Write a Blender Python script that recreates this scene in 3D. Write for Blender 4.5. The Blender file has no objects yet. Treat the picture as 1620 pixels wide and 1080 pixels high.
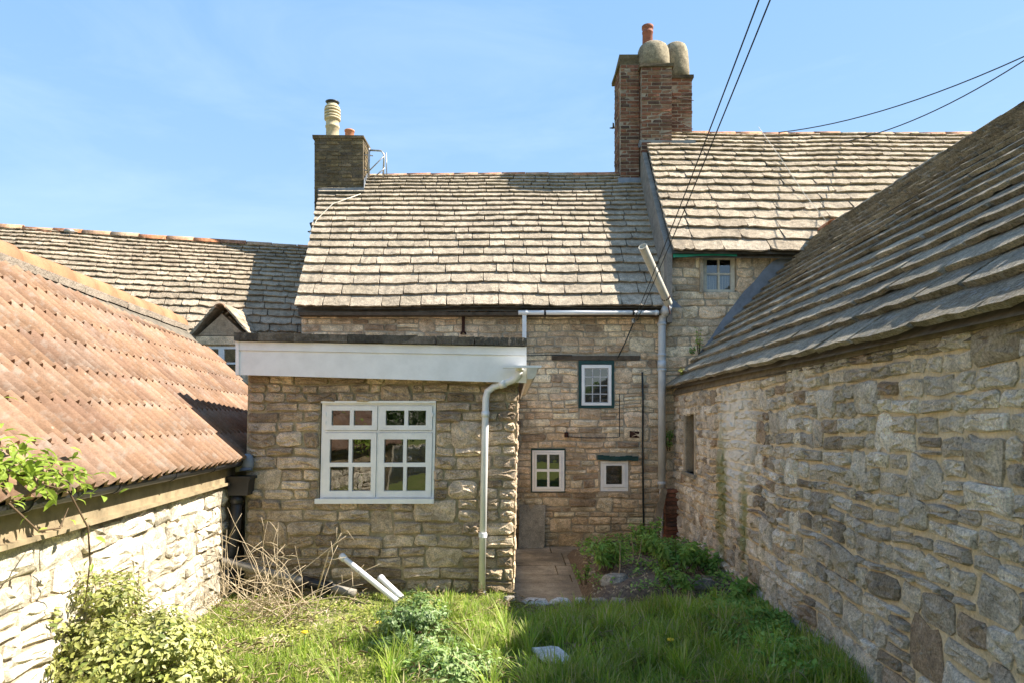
import bpy, math, random
import numpy as np
from mathutils import Vector, Matrix, noise as mnoise

# ------------------------------------------------------------------ camera, sky, sun, exposure
SC = bpy.context.scene
COL = SC.collection
F, CX, HY, CH = 1080.0, 810.0, 670.0, 1.7
cam_d = bpy.data.cameras.new('camera')
cam_d.sensor_width = 36; cam_d.lens = 24
cam_d.shift_y = (HY - 540) / 1620
cam_d.clip_start = 0.05; cam_d.clip_end = 2000
cam = bpy.data.objects.new('camera', cam_d); COL.objects.link(cam)
cam.location = (0, 0, CH); cam.rotation_euler = (math.pi / 2, 0, 0)
SC.camera = cam

SUN_DIR = Vector((1.0, 0.012, 1.02)).normalized()
SUN_EL = math.asin(SUN_DIR.z); SUN_AZ = math.atan2(SUN_DIR.x, SUN_DIR.y)
W_ = bpy.data.worlds.new('World'); SC.world = W_; W_.use_nodes = True
wn = W_.node_tree; wn.nodes.clear()
sky = wn.nodes.new('ShaderNodeTexSky'); sky.sky_type = 'NISHITA'; sky.sun_disc = False
sky.sun_elevation = SUN_EL; sky.sun_rotation = SUN_AZ
sky.air_density = 1.0; sky.dust_density = 0.2; sky.ozone_density = 1.5
bg = wn.nodes.new('ShaderNodeBackground'); bg.inputs[1].default_value = 0.15
wo = wn.nodes.new('ShaderNodeOutputWorld')
gam = wn.nodes.new('ShaderNodeGamma'); gam.inputs[1].default_value = 0.22      # flattens the dome evenly, so sky out of view gives more fill light
hsv = wn.nodes.new('ShaderNodeHueSaturation'); hsv.inputs['Saturation'].default_value = 3.2; hsv.inputs['Value'].default_value = 0.89; hsv.inputs['Hue'].default_value = 0.508
wn.links.new(sky.outputs[0], gam.inputs[0]); wn.links.new(gam.outputs[0], hsv.inputs['Color'])
tc = wn.nodes.new('ShaderNodeTexCoord'); mp = wn.nodes.new('ShaderNodeMapping'); mp.inputs['Scale'].default_value = (1.2, 1.2, 5.0)
mp.inputs['Rotation'].default_value = (0.2, 0.35, 0.3)
ci = wn.nodes.new('ShaderNodeTexNoise'); ci.inputs['Scale'].default_value = 1.9; ci.inputs['Detail'].default_value = 9; ci.inputs['Roughness'].default_value = .62; ci.inputs['Distortion'].default_value = .6
cr = wn.nodes.new('ShaderNodeValToRGB'); cr.color_ramp.elements[0].position = .48; cr.color_ramp.elements[1].position = .80
cr.color_ramp.elements[1].color = (.08, .08, .08, 1)
cx_ = wn.nodes.new('ShaderNodeMix'); cx_.data_type = 'RGBA'; cx_.inputs[7].default_value = (2.05, 2.15, 2.25, 1)      # thin wisps of high cloud
wn.links.new(tc.outputs['Generated'], mp.inputs[0]); wn.links.new(mp.outputs[0], ci.inputs[0]); wn.links.new(ci.outputs[0], cr.inputs[0])
wn.links.new(cr.outputs[0], cx_.inputs[0]); wn.links.new(hsv.outputs[0], cx_.inputs[6]); wn.links.new(cx_.outputs[2], bg.inputs[0]); wn.links.new(bg.outputs[0], wo.inputs[0])
sun_d = bpy.data.lights.new('sun', 'SUN'); sun_d.energy = 2.3; sun_d.angle = math.radians(0.5)
sun_d.color = (1.0, 0.93, 0.82)
sun = bpy.data.objects.new('sun', sun_d); COL.objects.link(sun); sun.location = (20, -2, 25)
sun.rotation_euler = SUN_DIR.to_track_quat('Z', 'Y').to_euler()
SC.view_settings.view_transform = 'Standard'; SC.view_settings.look = 'None'
SC.view_settings.exposure = 2.6; SC.view_settings.gamma = 1.0
SC.view_settings.use_curve_mapping = False

# ------------------------------------------------------------------ helpers
def pt(px, py, Y):
    """measured point of the place: photo pixel -> point on the plane at distance Y"""
    return Vector(((px - CX) / F * Y, Y, CH - (py - HY) / F * Y))
def proj(p):
    return (CX + F * p[0] / max(p[1], .1), HY - F * (p[2] - CH) / max(p[1], .1))
def nz(x, y, z=0.0, s=1.0):
    return mnoise.noise(Vector((x * s, y * s, z * s)))
WLOC = {}
def link(o, parent, w):
    COL.objects.link(o)
    w = Vector(w)
    WLOC[o.name] = w
    if parent is not None:
        o.parent = parent; o.location = w - WLOC[parent.name]
    else:
        o.location = w
    return o
def thing(name, label, cat, loc, group=None):
    o = bpy.data.objects.new(name, None); o.empty_display_size = .2
    link(o, None, loc)
    return tag(o, label, cat, group)
def tag(o, label, cat, group=None):
    o['label'] = label; o['category'] = cat
    if group: o['group'] = group
    return o
def setmats(me, mat):
    for m in (mat if isinstance(mat, (list, tuple)) else [mat]): me.materials.append(m)
class MB:
    def __init__(s): s.v = []; s.f = []; s.m = []
    def add(s, vs, fs, mi=0):
        b = len(s.v); s.v += [tuple(v) for v in vs]
        for f in fs: s.f.append(tuple(b + i for i in f)); s.m.append(mi)
        return s
    def box(s, c, d, rot=None, mi=0, jit=0, rng=None):
        c = Vector(c); vs = []
        for x in (-.5, .5):
            for y in (-.5, .5):
                for z in (-.5, .5):
                    p = Vector((x * d[0], y * d[1], z * d[2]))
                    if jit: p += Vector([rng.uniform(-jit, jit) for _ in range(3)])
                    if rot is not None: p = rot @ p
                    vs.append(c + p)
        return s.add(vs, [(0, 1, 3, 2), (4, 6, 7, 5), (0, 4, 5, 1), (2, 3, 7, 6), (0, 2, 6, 4), (1, 5, 7, 3)], mi)
    def bar(s, a, b, w, h, up=(0, 0, 1), mi=0):
        a = Vector(a); b = Vector(b); d = b - a; L = d.length; d.normalize()
        x = d.cross(Vector(up)); 
        if x.length < 1e-4: x = Vector((1, 0, 0))
        x.normalize(); z = x.cross(d)
        R = Matrix((x, d, z)).transposed()
        return s.box((a + b) / 2, (w, L, h), R, mi)
    def tube(s, path, r, n=8, caps=True, mi=0):
        P = [Vector(p) for p in path]; k = len(P); base = len(s.v)
        rs = r if isinstance(r, (list, tuple)) else [r] * k
        prev = None
        for i in range(k):
            t = (P[min(i + 1, k - 1)] - P[max(i - 1, 0)]).normalized()
            if prev is None:
                a = Vector((0, 0, 1)) if abs(t.z) < .9 else Vector((1, 0, 0))
                x = t.cross(a).normalized()
            else:
                x = (prev - t * prev.dot(t)).normalized()
            prev = x; y = t.cross(x)
            for j in range(n):
                th = 2 * math.pi * j / n
                s.v.append(tuple(P[i] + rs[i] * (math.cos(th) * x + math.sin(th) * y)))
        for i in range(k - 1):
            for j in range(n):
                a = base + i * n + j; b = base + i * n + (j + 1) % n
                s.f.append((a, b, b + n, a + n)); s.m.append(mi)
        if caps:
            s.f.append(tuple(base + j for j in reversed(range(n)))); s.m.append(mi)
            s.f.append(tuple(base + (k - 1) * n + j for j in range(n))); s.m.append(mi)
        return s
    def lathe(s, c, prof, n=16, mi=0, sx=1, sy=1):
        base = len(s.v); c = Vector(c)
        for r, z in prof:
            for j in range(n):
                th = 2 * math.pi * j / n
                s.v.append((c.x + r * sx * math.cos(th), c.y + r * sy * math.sin(th), c.z + z))
        for i in range(len(prof) - 1):
            for j in range(n):
                a = base + i * n + j; b = base + i * n + (j + 1) % n
                s.f.append((a, b, b + n, a + n)); s.m.append(mi)
        s.f.append(tuple(base + j for j in reversed(range(n)))); s.m.append(mi)
        s.f.append(tuple(base + (len(prof) - 1) * n + j for j in range(n))); s.m.append(mi)
        return s
    def prism(s, poly, off, mi=0):
        """polygon (list of points) extruded by the vector off"""
        n = len(poly); off = Vector(off)
        vs = [Vector(p) for p in poly] + [Vector(p) + off for p in poly]
        fs = [tuple(range(n)), tuple(reversed(range(n, 2 * n)))]
        for i in range(n):
            j = (i + 1) % n; fs.append((i, i + n, j + n, j))
        return s.add(vs, fs, mi)
    def plate(s, Wf, rect, holes, n0, n1, mi=0):
        """rectangle with rectangular holes, from depth n1 (back) to n0 (front), through the map Wf(u,v,n)"""
        us = sorted({rect[0], rect[1]} | {h[i] for h in holes for i in (0, 1)})
        vs = sorted({rect[2], rect[3]} | {h[i] for h in holes for i in (2, 3)})
        us = [u for u in us if rect[0] - 1e-6 <= u <= rect[1] + 1e-6]
        vs = [v for v in vs if rect[2] - 1e-6 <= v <= rect[3] + 1e-6]
        nu, nv = len(us) - 1, len(vs) - 1
        def solid(i, j):
            if i < 0 or j < 0 or i >= nu or j >= nv: return False
            u = (us[i] + us[i + 1]) / 2; v = (vs[j] + vs[j + 1]) / 2
            return not any(h[0] < u < h[1] and h[2] < v < h[3] for h in holes)
        for i in range(nu):
            for j in range(nv):
                if not solid(i, j): continue
                u0, u1, v0, v1 = us[i], us[i + 1], vs[j], vs[j + 1]
                s.add([Wf(u0, v0, n0), Wf(u1, v0, n0), Wf(u1, v1, n0), Wf(u0, v1, n0)], [(0, 1, 2, 3)], mi)
                s.add([Wf(u0, v0, n1), Wf(u1, v0, n1), Wf(u1, v1, n1), Wf(u0, v1, n1)], [(3, 2, 1, 0)], mi)
                for di, dj, A, B in ((-1, 0, (u0, v0), (u0, v1)), (1, 0, (u1, v1), (u1, v0)),
                                     (0, -1, (u1, v0), (u0, v0)), (0, 1, (u0, v1), (u1, v1))):
                    if not solid(i + di, j + dj):
                        s.add([Wf(*A, n0), Wf(*B, n0), Wf(*B, n1), Wf(*A, n1)], [(0, 1, 2, 3)], mi)
        return s
    def mesh(s, name, mat, origin, smooth=False):
        me = bpy.data.meshes.new(name)
        o = Vector(origin)
        me.from_pydata([(v[0] - o.x, v[1] - o.y, v[2] - o.z) for v in s.v], [], s.f)
        setmats(me, mat)
        if len(me.materials) > 1: me.polygons.foreach_set('material_index', s.m)
        if smooth: me.polygons.foreach_set('use_smooth', [True] * len(me.polygons))
        me.update()
        return me
    def build(s, name, mat, parent=None, smooth=False, origin=None, stuff=False, fix=False):
        if origin is None:
            a = np.array(s.v); lo = a.min(0); hi = a.max(0)
            origin = ((lo[0] + hi[0]) / 2, (lo[1] + hi[1]) / 2, lo[2])
        me = s.mesh(name, mat, origin, smooth)
        if fix:
            import bmesh
            b = bmesh.new(); b.from_mesh(me); bmesh.ops.remove_doubles(b, verts=b.verts, dist=1e-5)
            bmesh.ops.recalc_face_normals(b, faces=b.faces); b.to_mesh(me); b.free()
        o = bpy.data.objects.new(name, me)
        if stuff: o['kind'] = 'stuff'
        return link(o, parent, origin)
def struct(o): o['kind'] = 'structure'; return o
def np_mesh(name, V, Fc, mat, parent=None, smooth=False, stuff=False, origin=(0, 0, 0)):
    V = np.asarray(V, dtype=np.float32) - np.array(origin, dtype=np.float32)
    Fc = np.asarray(Fc, dtype=np.int32); k = Fc.shape[1]
    me = bpy.data.meshes.new(name)
    me.vertices.add(len(V)); me.vertices.foreach_set('co', V.ravel())
    me.loops.add(Fc.size); me.loops.foreach_set('vertex_index', Fc.ravel())
    me.polygons.add(len(Fc)); me.polygons.foreach_set('loop_start', np.arange(0, Fc.size, k, dtype=np.int32))
    me.polygons.foreach_set('loop_total', np.full(len(Fc), k, dtype=np.int32))
    if smooth: me.polygons.foreach_set('use_smooth', np.ones(len(Fc), dtype=bool))
    setmats(me, mat); me.update(calc_edges=True); me.validate()
    o = bpy.data.objects.new(name, me)
    if stuff: o['kind'] = 'stuff'
    return link(o, parent, origin)

# ------------------------------------------------------------------ materials
class NT:
    def __init__(s, name):
        s.mat = bpy.data.materials.new(name); s.mat.use_nodes = True
        s.t = s.mat.node_tree; s.t.nodes.clear()
        s.out = s.n('ShaderNodeOutputMaterial'); s.bsdf = s.n('ShaderNodeBsdfPrincipled')
        s.l(s.bsdf.outputs[0], s.out.inputs[0])
    def n(s, t, **k):
        x = s.t.nodes.new(t)
        for a, b in k.items(): setattr(x, a, b)
        return x
    def l(s, a, b): s.t.links.new(a, b)
    def pos(s):
        return s.n('ShaderNodeNewGeometry').outputs['Position']
    def noise(s, scale, detail=6, rough=.6, vec=None, dist=0):
        x = s.n('ShaderNodeTexNoise'); x.inputs['Scale'].default_value = scale
        x.inputs['Detail'].default_value = detail; x.inputs['Roughness'].default_value = rough
        x.inputs['Distortion'].default_value = dist
        s.l(vec if vec is not None else s.pos(), x.inputs['Vector'])
        return x.outputs[0]
    def ramp(s, fac, stops, mode='LINEAR'):
        r = s.n('ShaderNodeValToRGB'); e = r.color_ramp; e.interpolation = mode
        while len(e.elements) < len(stops): e.elements.new(.5)
        for el, (p, c) in zip(e.elements, stops):
            el.position = p; el.color = (c, c, c, 1) if isinstance(c, (int, float)) else (*c, 1)
        s.l(fac, r.inputs[0]); return r.outputs[0]
    def mix(s, a, b, fac, mode='MIX'):
        m = s.n('ShaderNodeMix', data_type='RGBA', blend_type=mode)
        for v, i in ((fac, 0), (a, 6), (b, 7)):
            if isinstance(v, (int, float)): m.inputs[i].default_value = v if i == 0 else (v, v, v, 1)
            elif isinstance(v, tuple): m.inputs[i].default_value = (*v, 1)
            else: s.l(v, m.inputs[i])
        return m.outputs[2]
    def math(s, op, a, b=None, clamp=False):
        m = s.n('ShaderNodeMath', operation=op, use_clamp=clamp)
        for v, i in ((a, 0), (b, 1)):
            if v is None: continue
            if isinstance(v, (int, float)): m.inputs[i].default_value = v
            else: s.l(v, m.inputs[i])
        return m.outputs[0]
    def mapped(s, scale):
        m = s.n('ShaderNodeMapping'); m.inputs['Scale'].default_value = scale
        s.l(s.pos(), m.inputs[0]); return m.outputs[0]
    def blob(s, c, r, wob=.6, edge=.35):
        """0..1 patch round c with radii r, ragged by noise"""
        a = s.n('ShaderNodeVectorMath', operation='SUBTRACT'); s.l(s.pos(), a.inputs[0]); a.inputs[1].default_value = c
        b = s.n('ShaderNodeVectorMath', operation='DIVIDE'); s.l(a.outputs[0], b.inputs[0]); b.inputs[1].default_value = r
        d = s.n('ShaderNodeVectorMath', operation='LENGTH'); s.l(b.outputs[0], d.inputs[0])
        q = s.math('ADD', d.outputs['Value'], s.math('MULTIPLY', s.math('SUBTRACT', s.noise(5, 8, .65), .5), wob * 4))
        return s.ramp(q, [(1 - edge if edge < 1 else 0, 1.0), (1.0, 0.0)])
    def bump(s, h, strength, dist=.02, prev=None):
        b = s.n('ShaderNodeBump'); b.inputs['Strength'].default_value = strength; b.inputs['Distance'].default_value = dist
        s.l(h, b.inputs['Height'])
        if prev is not None: s.l(prev, b.inputs['Normal'])
        return b.outputs[0]
    def done(s, col, rough=.9, normal=None, spec=.3):
        b = s.bsdf
        if isinstance(col, tuple): b.inputs['Base Color'].default_value = (*col, 1)
        else: s.l(col, b.inputs['Base Color'])
        if isinstance(rough, (int, float)): b.inputs['Roughness'].default_value = rough
        else: s.l(rough, b.inputs['Roughness'])
        b.inputs['Specular IOR Level'].default_value = spec
        if normal is not None: s.l(normal, b.inputs['Normal'])
        return s.mat

def stone_mat(name, palette, island=False, lo=.62, hi=1.46, stain=(.45, 1.0), lichen=None, spots=None, bump=.55,
              sc=1.0, extra=None, rough=.92, fine=(.55, 1.35)):
    t = NT(name)
    g = t.n('ShaderNodeNewGeometry').outputs['Random Per Island'] if island else t.n('ShaderNodeObjectInfo').outputs['Random']
    k = len(palette)
    c = t.ramp(g, [((i + .5) / k, p) for i, p in enumerate(palette)])
    n1 = t.noise(10 * sc, 10, .68)
    c = t.mix(c, t.ramp(n1, [(.3, lo), (.7, hi)]), 1.0, 'MULTIPLY')
    n2 = t.noise(75 * sc, 6, .7)
    c = t.mix(c, t.ramp(n2, [(.33, fine[0]), (.66, fine[1])]), 1.0, 'MULTIPLY')
    n3 = t.noise(1.7 * sc, 7, .6)
    c = t.mix(c, t.ramp(n3, [(.38, stain[0]), (.6, stain[1])]), 1.0, 'MULTIPLY')
    if lichen:
        n4 = t.noise(17 * sc, 9, .7)
        c = t.mix(c, lichen[0], t.math('MULTIPLY', t.ramp(n4, [(lichen[1], 0.0), (lichen[1] + .06, 1.0)]), lichen[2]))
    if spots:
        n5 = t.noise(26 * sc, 8, .75)
        c = t.mix(c, spots[0], t.math('MULTIPLY', t.ramp(n5, [(spots[1], 0.0), (spots[1] + .05, 1.0)]), spots[2]))
    if extra: c = extra(t, c)
    rg = t.n('ShaderNodeTexNoise'); rg.noise_type = 'RIDGED_MULTIFRACTAL'; rg.inputs['Scale'].default_value = 9 * sc
    rg.inputs['Detail'].default_value = 9; rg.inputs['Roughness'].default_value = .6; t.l(t.pos(), rg.inputs['Vector'])
    b = t.bump(rg.outputs[0], bump * .45, .03)
    b = t.bump(t.noise(22 * sc, 12, .72), bump, .05, b)
    b = t.bump(n2, bump * .5, .012, b)
    return t.done(c, rough, b, .2)
def plain_mat(name, col, rough=.5, dirt=.15, sc=8, spec=.4, bump=0, col2=None, metal=0):
    t = NT(name)
    n1 = t.noise(sc, 8, .65)
    c = t.mix(col, col2 if col2 else tuple(x * (1 - dirt * 2.2) for x in col), t.ramp(n1, [(.4, 0.0), (.75, 1.0)]))
    nb = t.bump(t.noise(sc * 6, 6, .6), bump, .01) if bump else None
    t.bsdf.inputs['Metallic'].default_value = metal
    return t.done(c, rough, nb, spec)
def leaf_mat(name, cols, trans=.35, spec=.3, rough=.5):
    t = NT(name)
    g = t.n('ShaderNodeNewGeometry').outputs['Random Per Island']
    k = len(cols)
    c = t.ramp(g, [((i + .5) / k, p) for i, p in enumerate(cols)])
    c = t.mix(c, t.ramp(t.noise(2.2, 4), [(.3, .7), (.7, 1.3)]), 1.0, 'MULTIPLY')
    t.done(c, rough, None, spec)
    tr = t.n('ShaderNodeBsdfTranslucent'); t.l(c, tr.inputs[0])
    ms = t.n('ShaderNodeMixShader'); ms.inputs[0].default_value = trans
    t.l(t.bsdf.outputs[0], ms.inputs[1]); t.l(tr.outputs[0], ms.inputs[2]); t.l(ms.outputs[0], t.out.inputs[0])
    return t.mat
def glass_mat(name, ior=2.0, tint=(.86, .9, .88)):
    t = NT(name)
    fr = t.n('ShaderNodeFresnel'); fr.inputs['IOR'].default_value = ior
    gl = t.n('ShaderNodeBsdfGlossy'); gl.inputs['Roughness'].default_value = .015
    b = t.bump(t.noise(3.5, 2), .05, .02); t.l(b, gl.inputs['Normal'])
    tr = t.n('ShaderNodeBsdfTransparent'); tr.inputs[0].default_value = (*tint, 1)
    ms = t.n('ShaderNodeMixShader'); t.l(fr.outputs[0], ms.inputs[0])
    t.l(tr.outputs[0], ms.inputs[1]); t.l(gl.outputs[0], ms.inputs[2]); t.l(ms.outputs[0], t.out.inputs[0])
    return t.mat

def shed_patches(t, c):
    w = t.blob((2.4, 7.3, 1.5), (1.2, .85, .75), .35, .35)
    c = t.mix(c, (.86, .82, .73), t.math('MULTIPLY', w, .9))
    g1 = t.blob((2.4, 7.9, .9), (1.0, .32, 1.0), .45, .7)
    c = t.mix(c, (.24, .26, .08), t.math('MULTIPLY', g1, .8))
    g2 = t.blob((2.4, 7.0, .75), (1.0, .2, .6), .45, .7)
    return t.mix(c, (.25, .27, .08), t.math('MULTIPLY', g2, .75))
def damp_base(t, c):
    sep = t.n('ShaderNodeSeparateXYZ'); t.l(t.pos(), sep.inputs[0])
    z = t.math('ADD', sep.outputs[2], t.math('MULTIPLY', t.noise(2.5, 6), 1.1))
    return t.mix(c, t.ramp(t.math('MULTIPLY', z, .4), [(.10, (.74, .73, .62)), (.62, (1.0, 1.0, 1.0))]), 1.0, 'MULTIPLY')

PAL_HOUSE = [(0.659, 0.483, 0.316), (0.78, 0.644, 0.437), (0.546, 0.408, 0.273), (0.78, 0.596, 0.397), (0.752, 0.572, 0.391), (0.78, 0.676, 0.479), (0.705, 0.514, 0.331), (0.78, 0.648, 0.451), (0.382, 0.284, 0.192)]
PAL_EXT = [(0.547, 0.417, 0.284), (0.68, 0.536, 0.377), (0.45, 0.342, 0.236), (0.628, 0.489, 0.338), (0.68, 0.542, 0.393), (0.508, 0.386, 0.266), (0.325, 0.242, 0.165)]
PAL_SHED = [(.66,.575,.455),(.50,.445,.365),(.74,.67,.555),(.58,.50,.39),(.42,.365,.295),(.70,.63,.52),(.77,.70,.59),(.62,.55,.445),(.54,.475,.38),(.70,.62,.495),(.30,.245,.18),(.47,.42,.35),(.66,.595,.49),(.40,.30,.21)]
PAL_WHITE = [(.68,.60,.47),(.55,.475,.36),(.74,.66,.53),(.40,.345,.26),(.70,.62,.49),(.62,.54,.42),(.76,.69,.56)]
PAL_SLATE = [(0.362, 0.3, 0.217), (0.416, 0.345, 0.258), (0.338, 0.278, 0.203), (0.45, 0.375, 0.28), (0.384, 0.316, 0.232)]
PAL_SLATE2 = [(0.373, 0.301, 0.217), (0.429, 0.35, 0.254), (0.324, 0.259, 0.184), (0.464, 0.383, 0.285)]
PAL_GREY = [(0.399, 0.344, 0.25), (0.495, 0.435, 0.319), (0.338, 0.295, 0.214), (0.568, 0.501, 0.373)]
M = {}
for isl in (False, True):
    s = '_mass' if isl else ''
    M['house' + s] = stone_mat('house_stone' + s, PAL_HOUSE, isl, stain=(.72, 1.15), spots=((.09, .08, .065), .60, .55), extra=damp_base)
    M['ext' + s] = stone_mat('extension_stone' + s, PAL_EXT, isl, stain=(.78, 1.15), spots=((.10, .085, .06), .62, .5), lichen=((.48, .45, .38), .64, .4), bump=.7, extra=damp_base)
    M['shed' + s] = stone_mat('shed_stone' + s, PAL_SHED, isl, lo=.72, hi=1.45, stain=(.82, 1.18), spots=((.07, .06, .045), .585, .6), lichen=((.56, .54, .48), .58, .5), bump=.9, extra=shed_patches)
    M['lime' + s] = stone_mat('bleached_stone' + s, PAL_WHITE, isl, stain=(.7, 1.2), spots=((.20, .17, .13), .61, .5), bump=.6)
    M['slate' + s] = stone_mat('roof_stone' + s, PAL_SLATE, isl, stain=(.82, 1.05), spots=((.16, .15, .13), .62, .5), lichen=((.62, .60, .54), .62, .5), bump=.6)
    M['slate2' + s] = stone_mat('old_roof_stone' + s, PAL_SLATE2, isl, stain=(.8, 1.05), spots=((.17, .15, .11), .6, .55), lichen=((.66, .63, .54), .6, .5), bump=.8)
    M['grey' + s] = stone_mat('shed_roof_stone' + s, PAL_GREY, isl, stain=(.75, 1.08), spots=((.10, .10, .09), .58, .6), lichen=((.58, .57, .54), .55, .6), fine=(.42, 1.5), bump=1.5)
    M['brick' + s] = stone_mat('old_brick' + s, [(.21, .09, .055), (.11, .06, .045), (.27, .115, .068), (.085, .055, .045), (.17, .085, .055), (.26, .15, .095)], isl, stain=(.7, 1.05), spots=((.06, .05, .045), .6, .6), bump=.4, sc=1.5)
    M['sbrick' + s] = stone_mat('sooty_brick' + s, [(.155, .12, .07), (.10, .08, .055), (.21, .155, .08), (.125, .10, .075), (.26, .20, .115)], isl, stain=(.6, 1.05), spots=((.04, .038, .033), .57, .65), lichen=((.34, .25, .08), .64, .5), bump=.6, sc=1.5)
def mortar(name, col, bump=.8, extra=None):
    t = NT(name)
    c = t.mix(col, tuple(x * .6 for x in col), t.ramp(t.noise(6, 9, .7), [(.42, 0.0), (.7, 1.0)]))
    c = t.mix(c, t.ramp(t.noise(60, 5, .7), [(.3, .75), (.7, 1.15)]), 1.0, 'MULTIPLY')
    if extra: c = extra(t, c)
    return t.done(c, .95, t.bump(t.noise(35, 10, .7), bump, .03), .15)
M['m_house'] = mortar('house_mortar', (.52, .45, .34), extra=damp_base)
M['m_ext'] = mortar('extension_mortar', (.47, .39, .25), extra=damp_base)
M['m_shed'] = mortar('sandy_mortar', (.80, .655, .44), extra=shed_patches)
M['m_white'] = mortar('lime_mortar', (.52, .43, .31))
M['m_brick'] = mortar('brick_mortar', (.36, .30, .235))
M['m_soot'] = mortar('sooty_mortar', (.16, .13, .09))
M['render'] = mortar('grey_render', (.27, .25, .22), .5)
M['hood'] = stone_mat('lichened_render', [(.27, .225, .155), (.31, .26, .18)], stain=(.6, 1.0), spots=((.10, .085, .06), .54, .6), lichen=((.45, .41, .33), .62, .5), bump=.15, sc=.8)
M['under'] = plain_mat('stone_underside', (.20, .17, .12), .95, .3)
M['deck'] = plain_mat('dark_underside', (.17, .145, .11), .95, .3)
M['white'] = plain_mat('white_paint', (.87, .86, .83), .35, .05, 5, .45, col2=(.74, .73, .70))
M['cream'] = plain_mat('cream_paint', (.62, .57, .45), .5, .15, 12)
M['upvc'] = plain_mat('white_plastic', (.82, .815, .80), .3, .06, 4, .5, col2=(.70, .69, .66))
M['gpipe'] = plain_mat('grey_plastic', (.52, .545, .56), .4, .1, 4, .5)
M['dpipe'] = plain_mat('dirty_drain_pipe', (.27, .245, .21), .6, .25, 12, .3, col2=(.17, .15, .12))
M['opipe'] = plain_mat('weathered_plastic_pipe', (.56, .53, .45), .5, .15, 6, .35, col2=(.40, .36, .27))
M['black'] = plain_mat('black_plastic', (.025, .025, .026), .45, .2, 9)
M['cable'] = plain_mat('cable_sheath', (.012, .02, .02), .5, .2, 9)
M['dkgreen'] = plain_mat('dark_green_paint', (.012, .055, .05), .45, .25, 10)
M['green'] = plain_mat('green_sheet', (.01, .25, .14), .4, .15, 10)
M['lead'] = plain_mat('lead_sheet', (.20, .225, .26), .45, .25, 7, .5, .2, col2=(.11, .125, .15))
M['zinc'] = plain_mat('galvanised_metal', (.42, .42, .41), .4, .25, 14, .5, metal=.6)
M['rust'] = plain_mat('rusted_iron', (.055, .025, .018), .85, .3, 25, .2)
M['wood'] = plain_mat('weathered_board', (.30, .24, .16), .85, .25, 9, .2, .3)
M['dwood'] = plain_mat('old_dark_timber', (.12, .095, .07), .9, .3, 9, .15, .5)
M['fascia'] = plain_mat('brown_fascia', (.34, .265, .16), .7, .25, 7, .3, .2)
M['felt'] = stone_mat('roof_edge_felt', [(.13, .115, .09), (.17, .15, .115), (.11, .10, .08)], stain=(.7, 1.0), bump=.6, sc=1.4)
M['terra'] = stone_mat('terracotta', [(.42, .20, .105), (.46, .225, .12), (.39, .185, .10)], stain=(.85, 1.05), fine=(.85, 1.1), lo=.88, hi=1.1, bump=.15)
M['ridge'] = stone_mat('weathered_ridge_tile', [(.46, .20, .10), (.40, .19, .11), (.50, .26, .15), (.42, .30, .20)], stain=(.75, 1.05), lichen=((.6, .55, .42), .60, .6), bump=.3)
M['pot'] = plain_mat('red_clay_pot', (.30, .115, .075), .75, .2, 14, .2)
M['opot'] = plain_mat('orange_clay_pot', (.56, .24, .13), .75, .15, 14, .2)
M['bpot'] = plain_mat('buff_clay_pot', (.55, .46, .30), .8, .2, 16, .2)
def tile_extra(t, c):
    n = t.noise(1, 8, .7, t.mapped((14, 3, 9)))
    return t.mix(c, (.30, .26, .22), t.math('MULTIPLY', t.ramp(n, [(.5, 0.0), (.68, 1.0)]), .55))
M['tile'] = stone_mat('roll_tile', [(.27, .165, .105), (.225, .135, .085), (.30, .19, .125), (.255, .165, .115), (.20, .12, .08), (.285, .175, .11), (.24, .145, .09)], fine=(.82, 1.14), lo=.85, hi=1.14, stain=(.8, 1.08), spots=((.12, .075, .05), .63, .5), lichen=((.52, .44, .35), .655, .7), bump=.2, extra=tile_extra)
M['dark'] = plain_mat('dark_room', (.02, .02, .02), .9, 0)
M['glass'] = glass_mat('window_glass', 2.3)
M['leadbar'] = plain_mat('lead_came', (.5, .5, .5), .5, .15, 20)
M['curtain'] = plain_mat('pale_curtain', (.55, .53, .5), .9, .2, 10)
def stripes():
    t = NT('striped_blind')
    w = t.n('ShaderNodeTexWave'); w.inputs['Scale'].default_value = 13; w.inputs['Distortion'].default_value = 2.0
    w.inputs['Detail'].default_value = 1; t.l(t.mapped((1, 1, -.35)), w.inputs[0])
    return t.done(t.ramp(w.outputs[0], [(.45, (.10, .19, .34)), (.55, (.62, .66, .70))]), .9)
M['stripe'] = stripes()
def ground_mat():
    t = NT('lawn_soil')
    c = t.ramp(t.noise(5, 8, .7), [(.3, (.11, .13, .035)), (.5, (.17, .20, .05)), (.7, (.24, .20, .10))])
    return t.done(c, .95, t.bump(t.noise(30, 8), .8, .04), .1)
M['ground'] = ground_mat()
M['soil'] = plain_mat('dark_bed_soil', (.10, .08, .065), .95, .3, 25, .2, .8, col2=(.24, .19, .14))
M['paving'] = stone_mat('damp_paving', [(.36, .305, .225), (.41, .35, .26), (.32, .27, .195)], stain=(.6, 1.1), lo=.7, hi=1.2, bump=.15, rough=.7, lichen=((.45, .42, .36), .70, .6))
M['rock'] = stone_mat('garden_rock', [(.34, .31, .26), (.27, .25, .22), (.40, .37, .31)], stain=(.75, 1.05), bump=.8)
M['palerock'] = stone_mat('pale_limestone', [(.60, .59, .56), (.56, .55, .52)], stain=(.85, 1.05), bump=.6)
M['slab'] = stone_mat('leaning_slab_stone', [(.26, .245, .20), (.26, .245, .20)], lo=.8, stain=(.75, 1.05), bump=.12,
                      extra=lambda t, c: t.mix(c, (.33, .26, .16), t.math('MULTIPLY', t.blob((.31, 10.8, .42), (.06, .5, .09), .2, .4), .7)))
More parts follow.
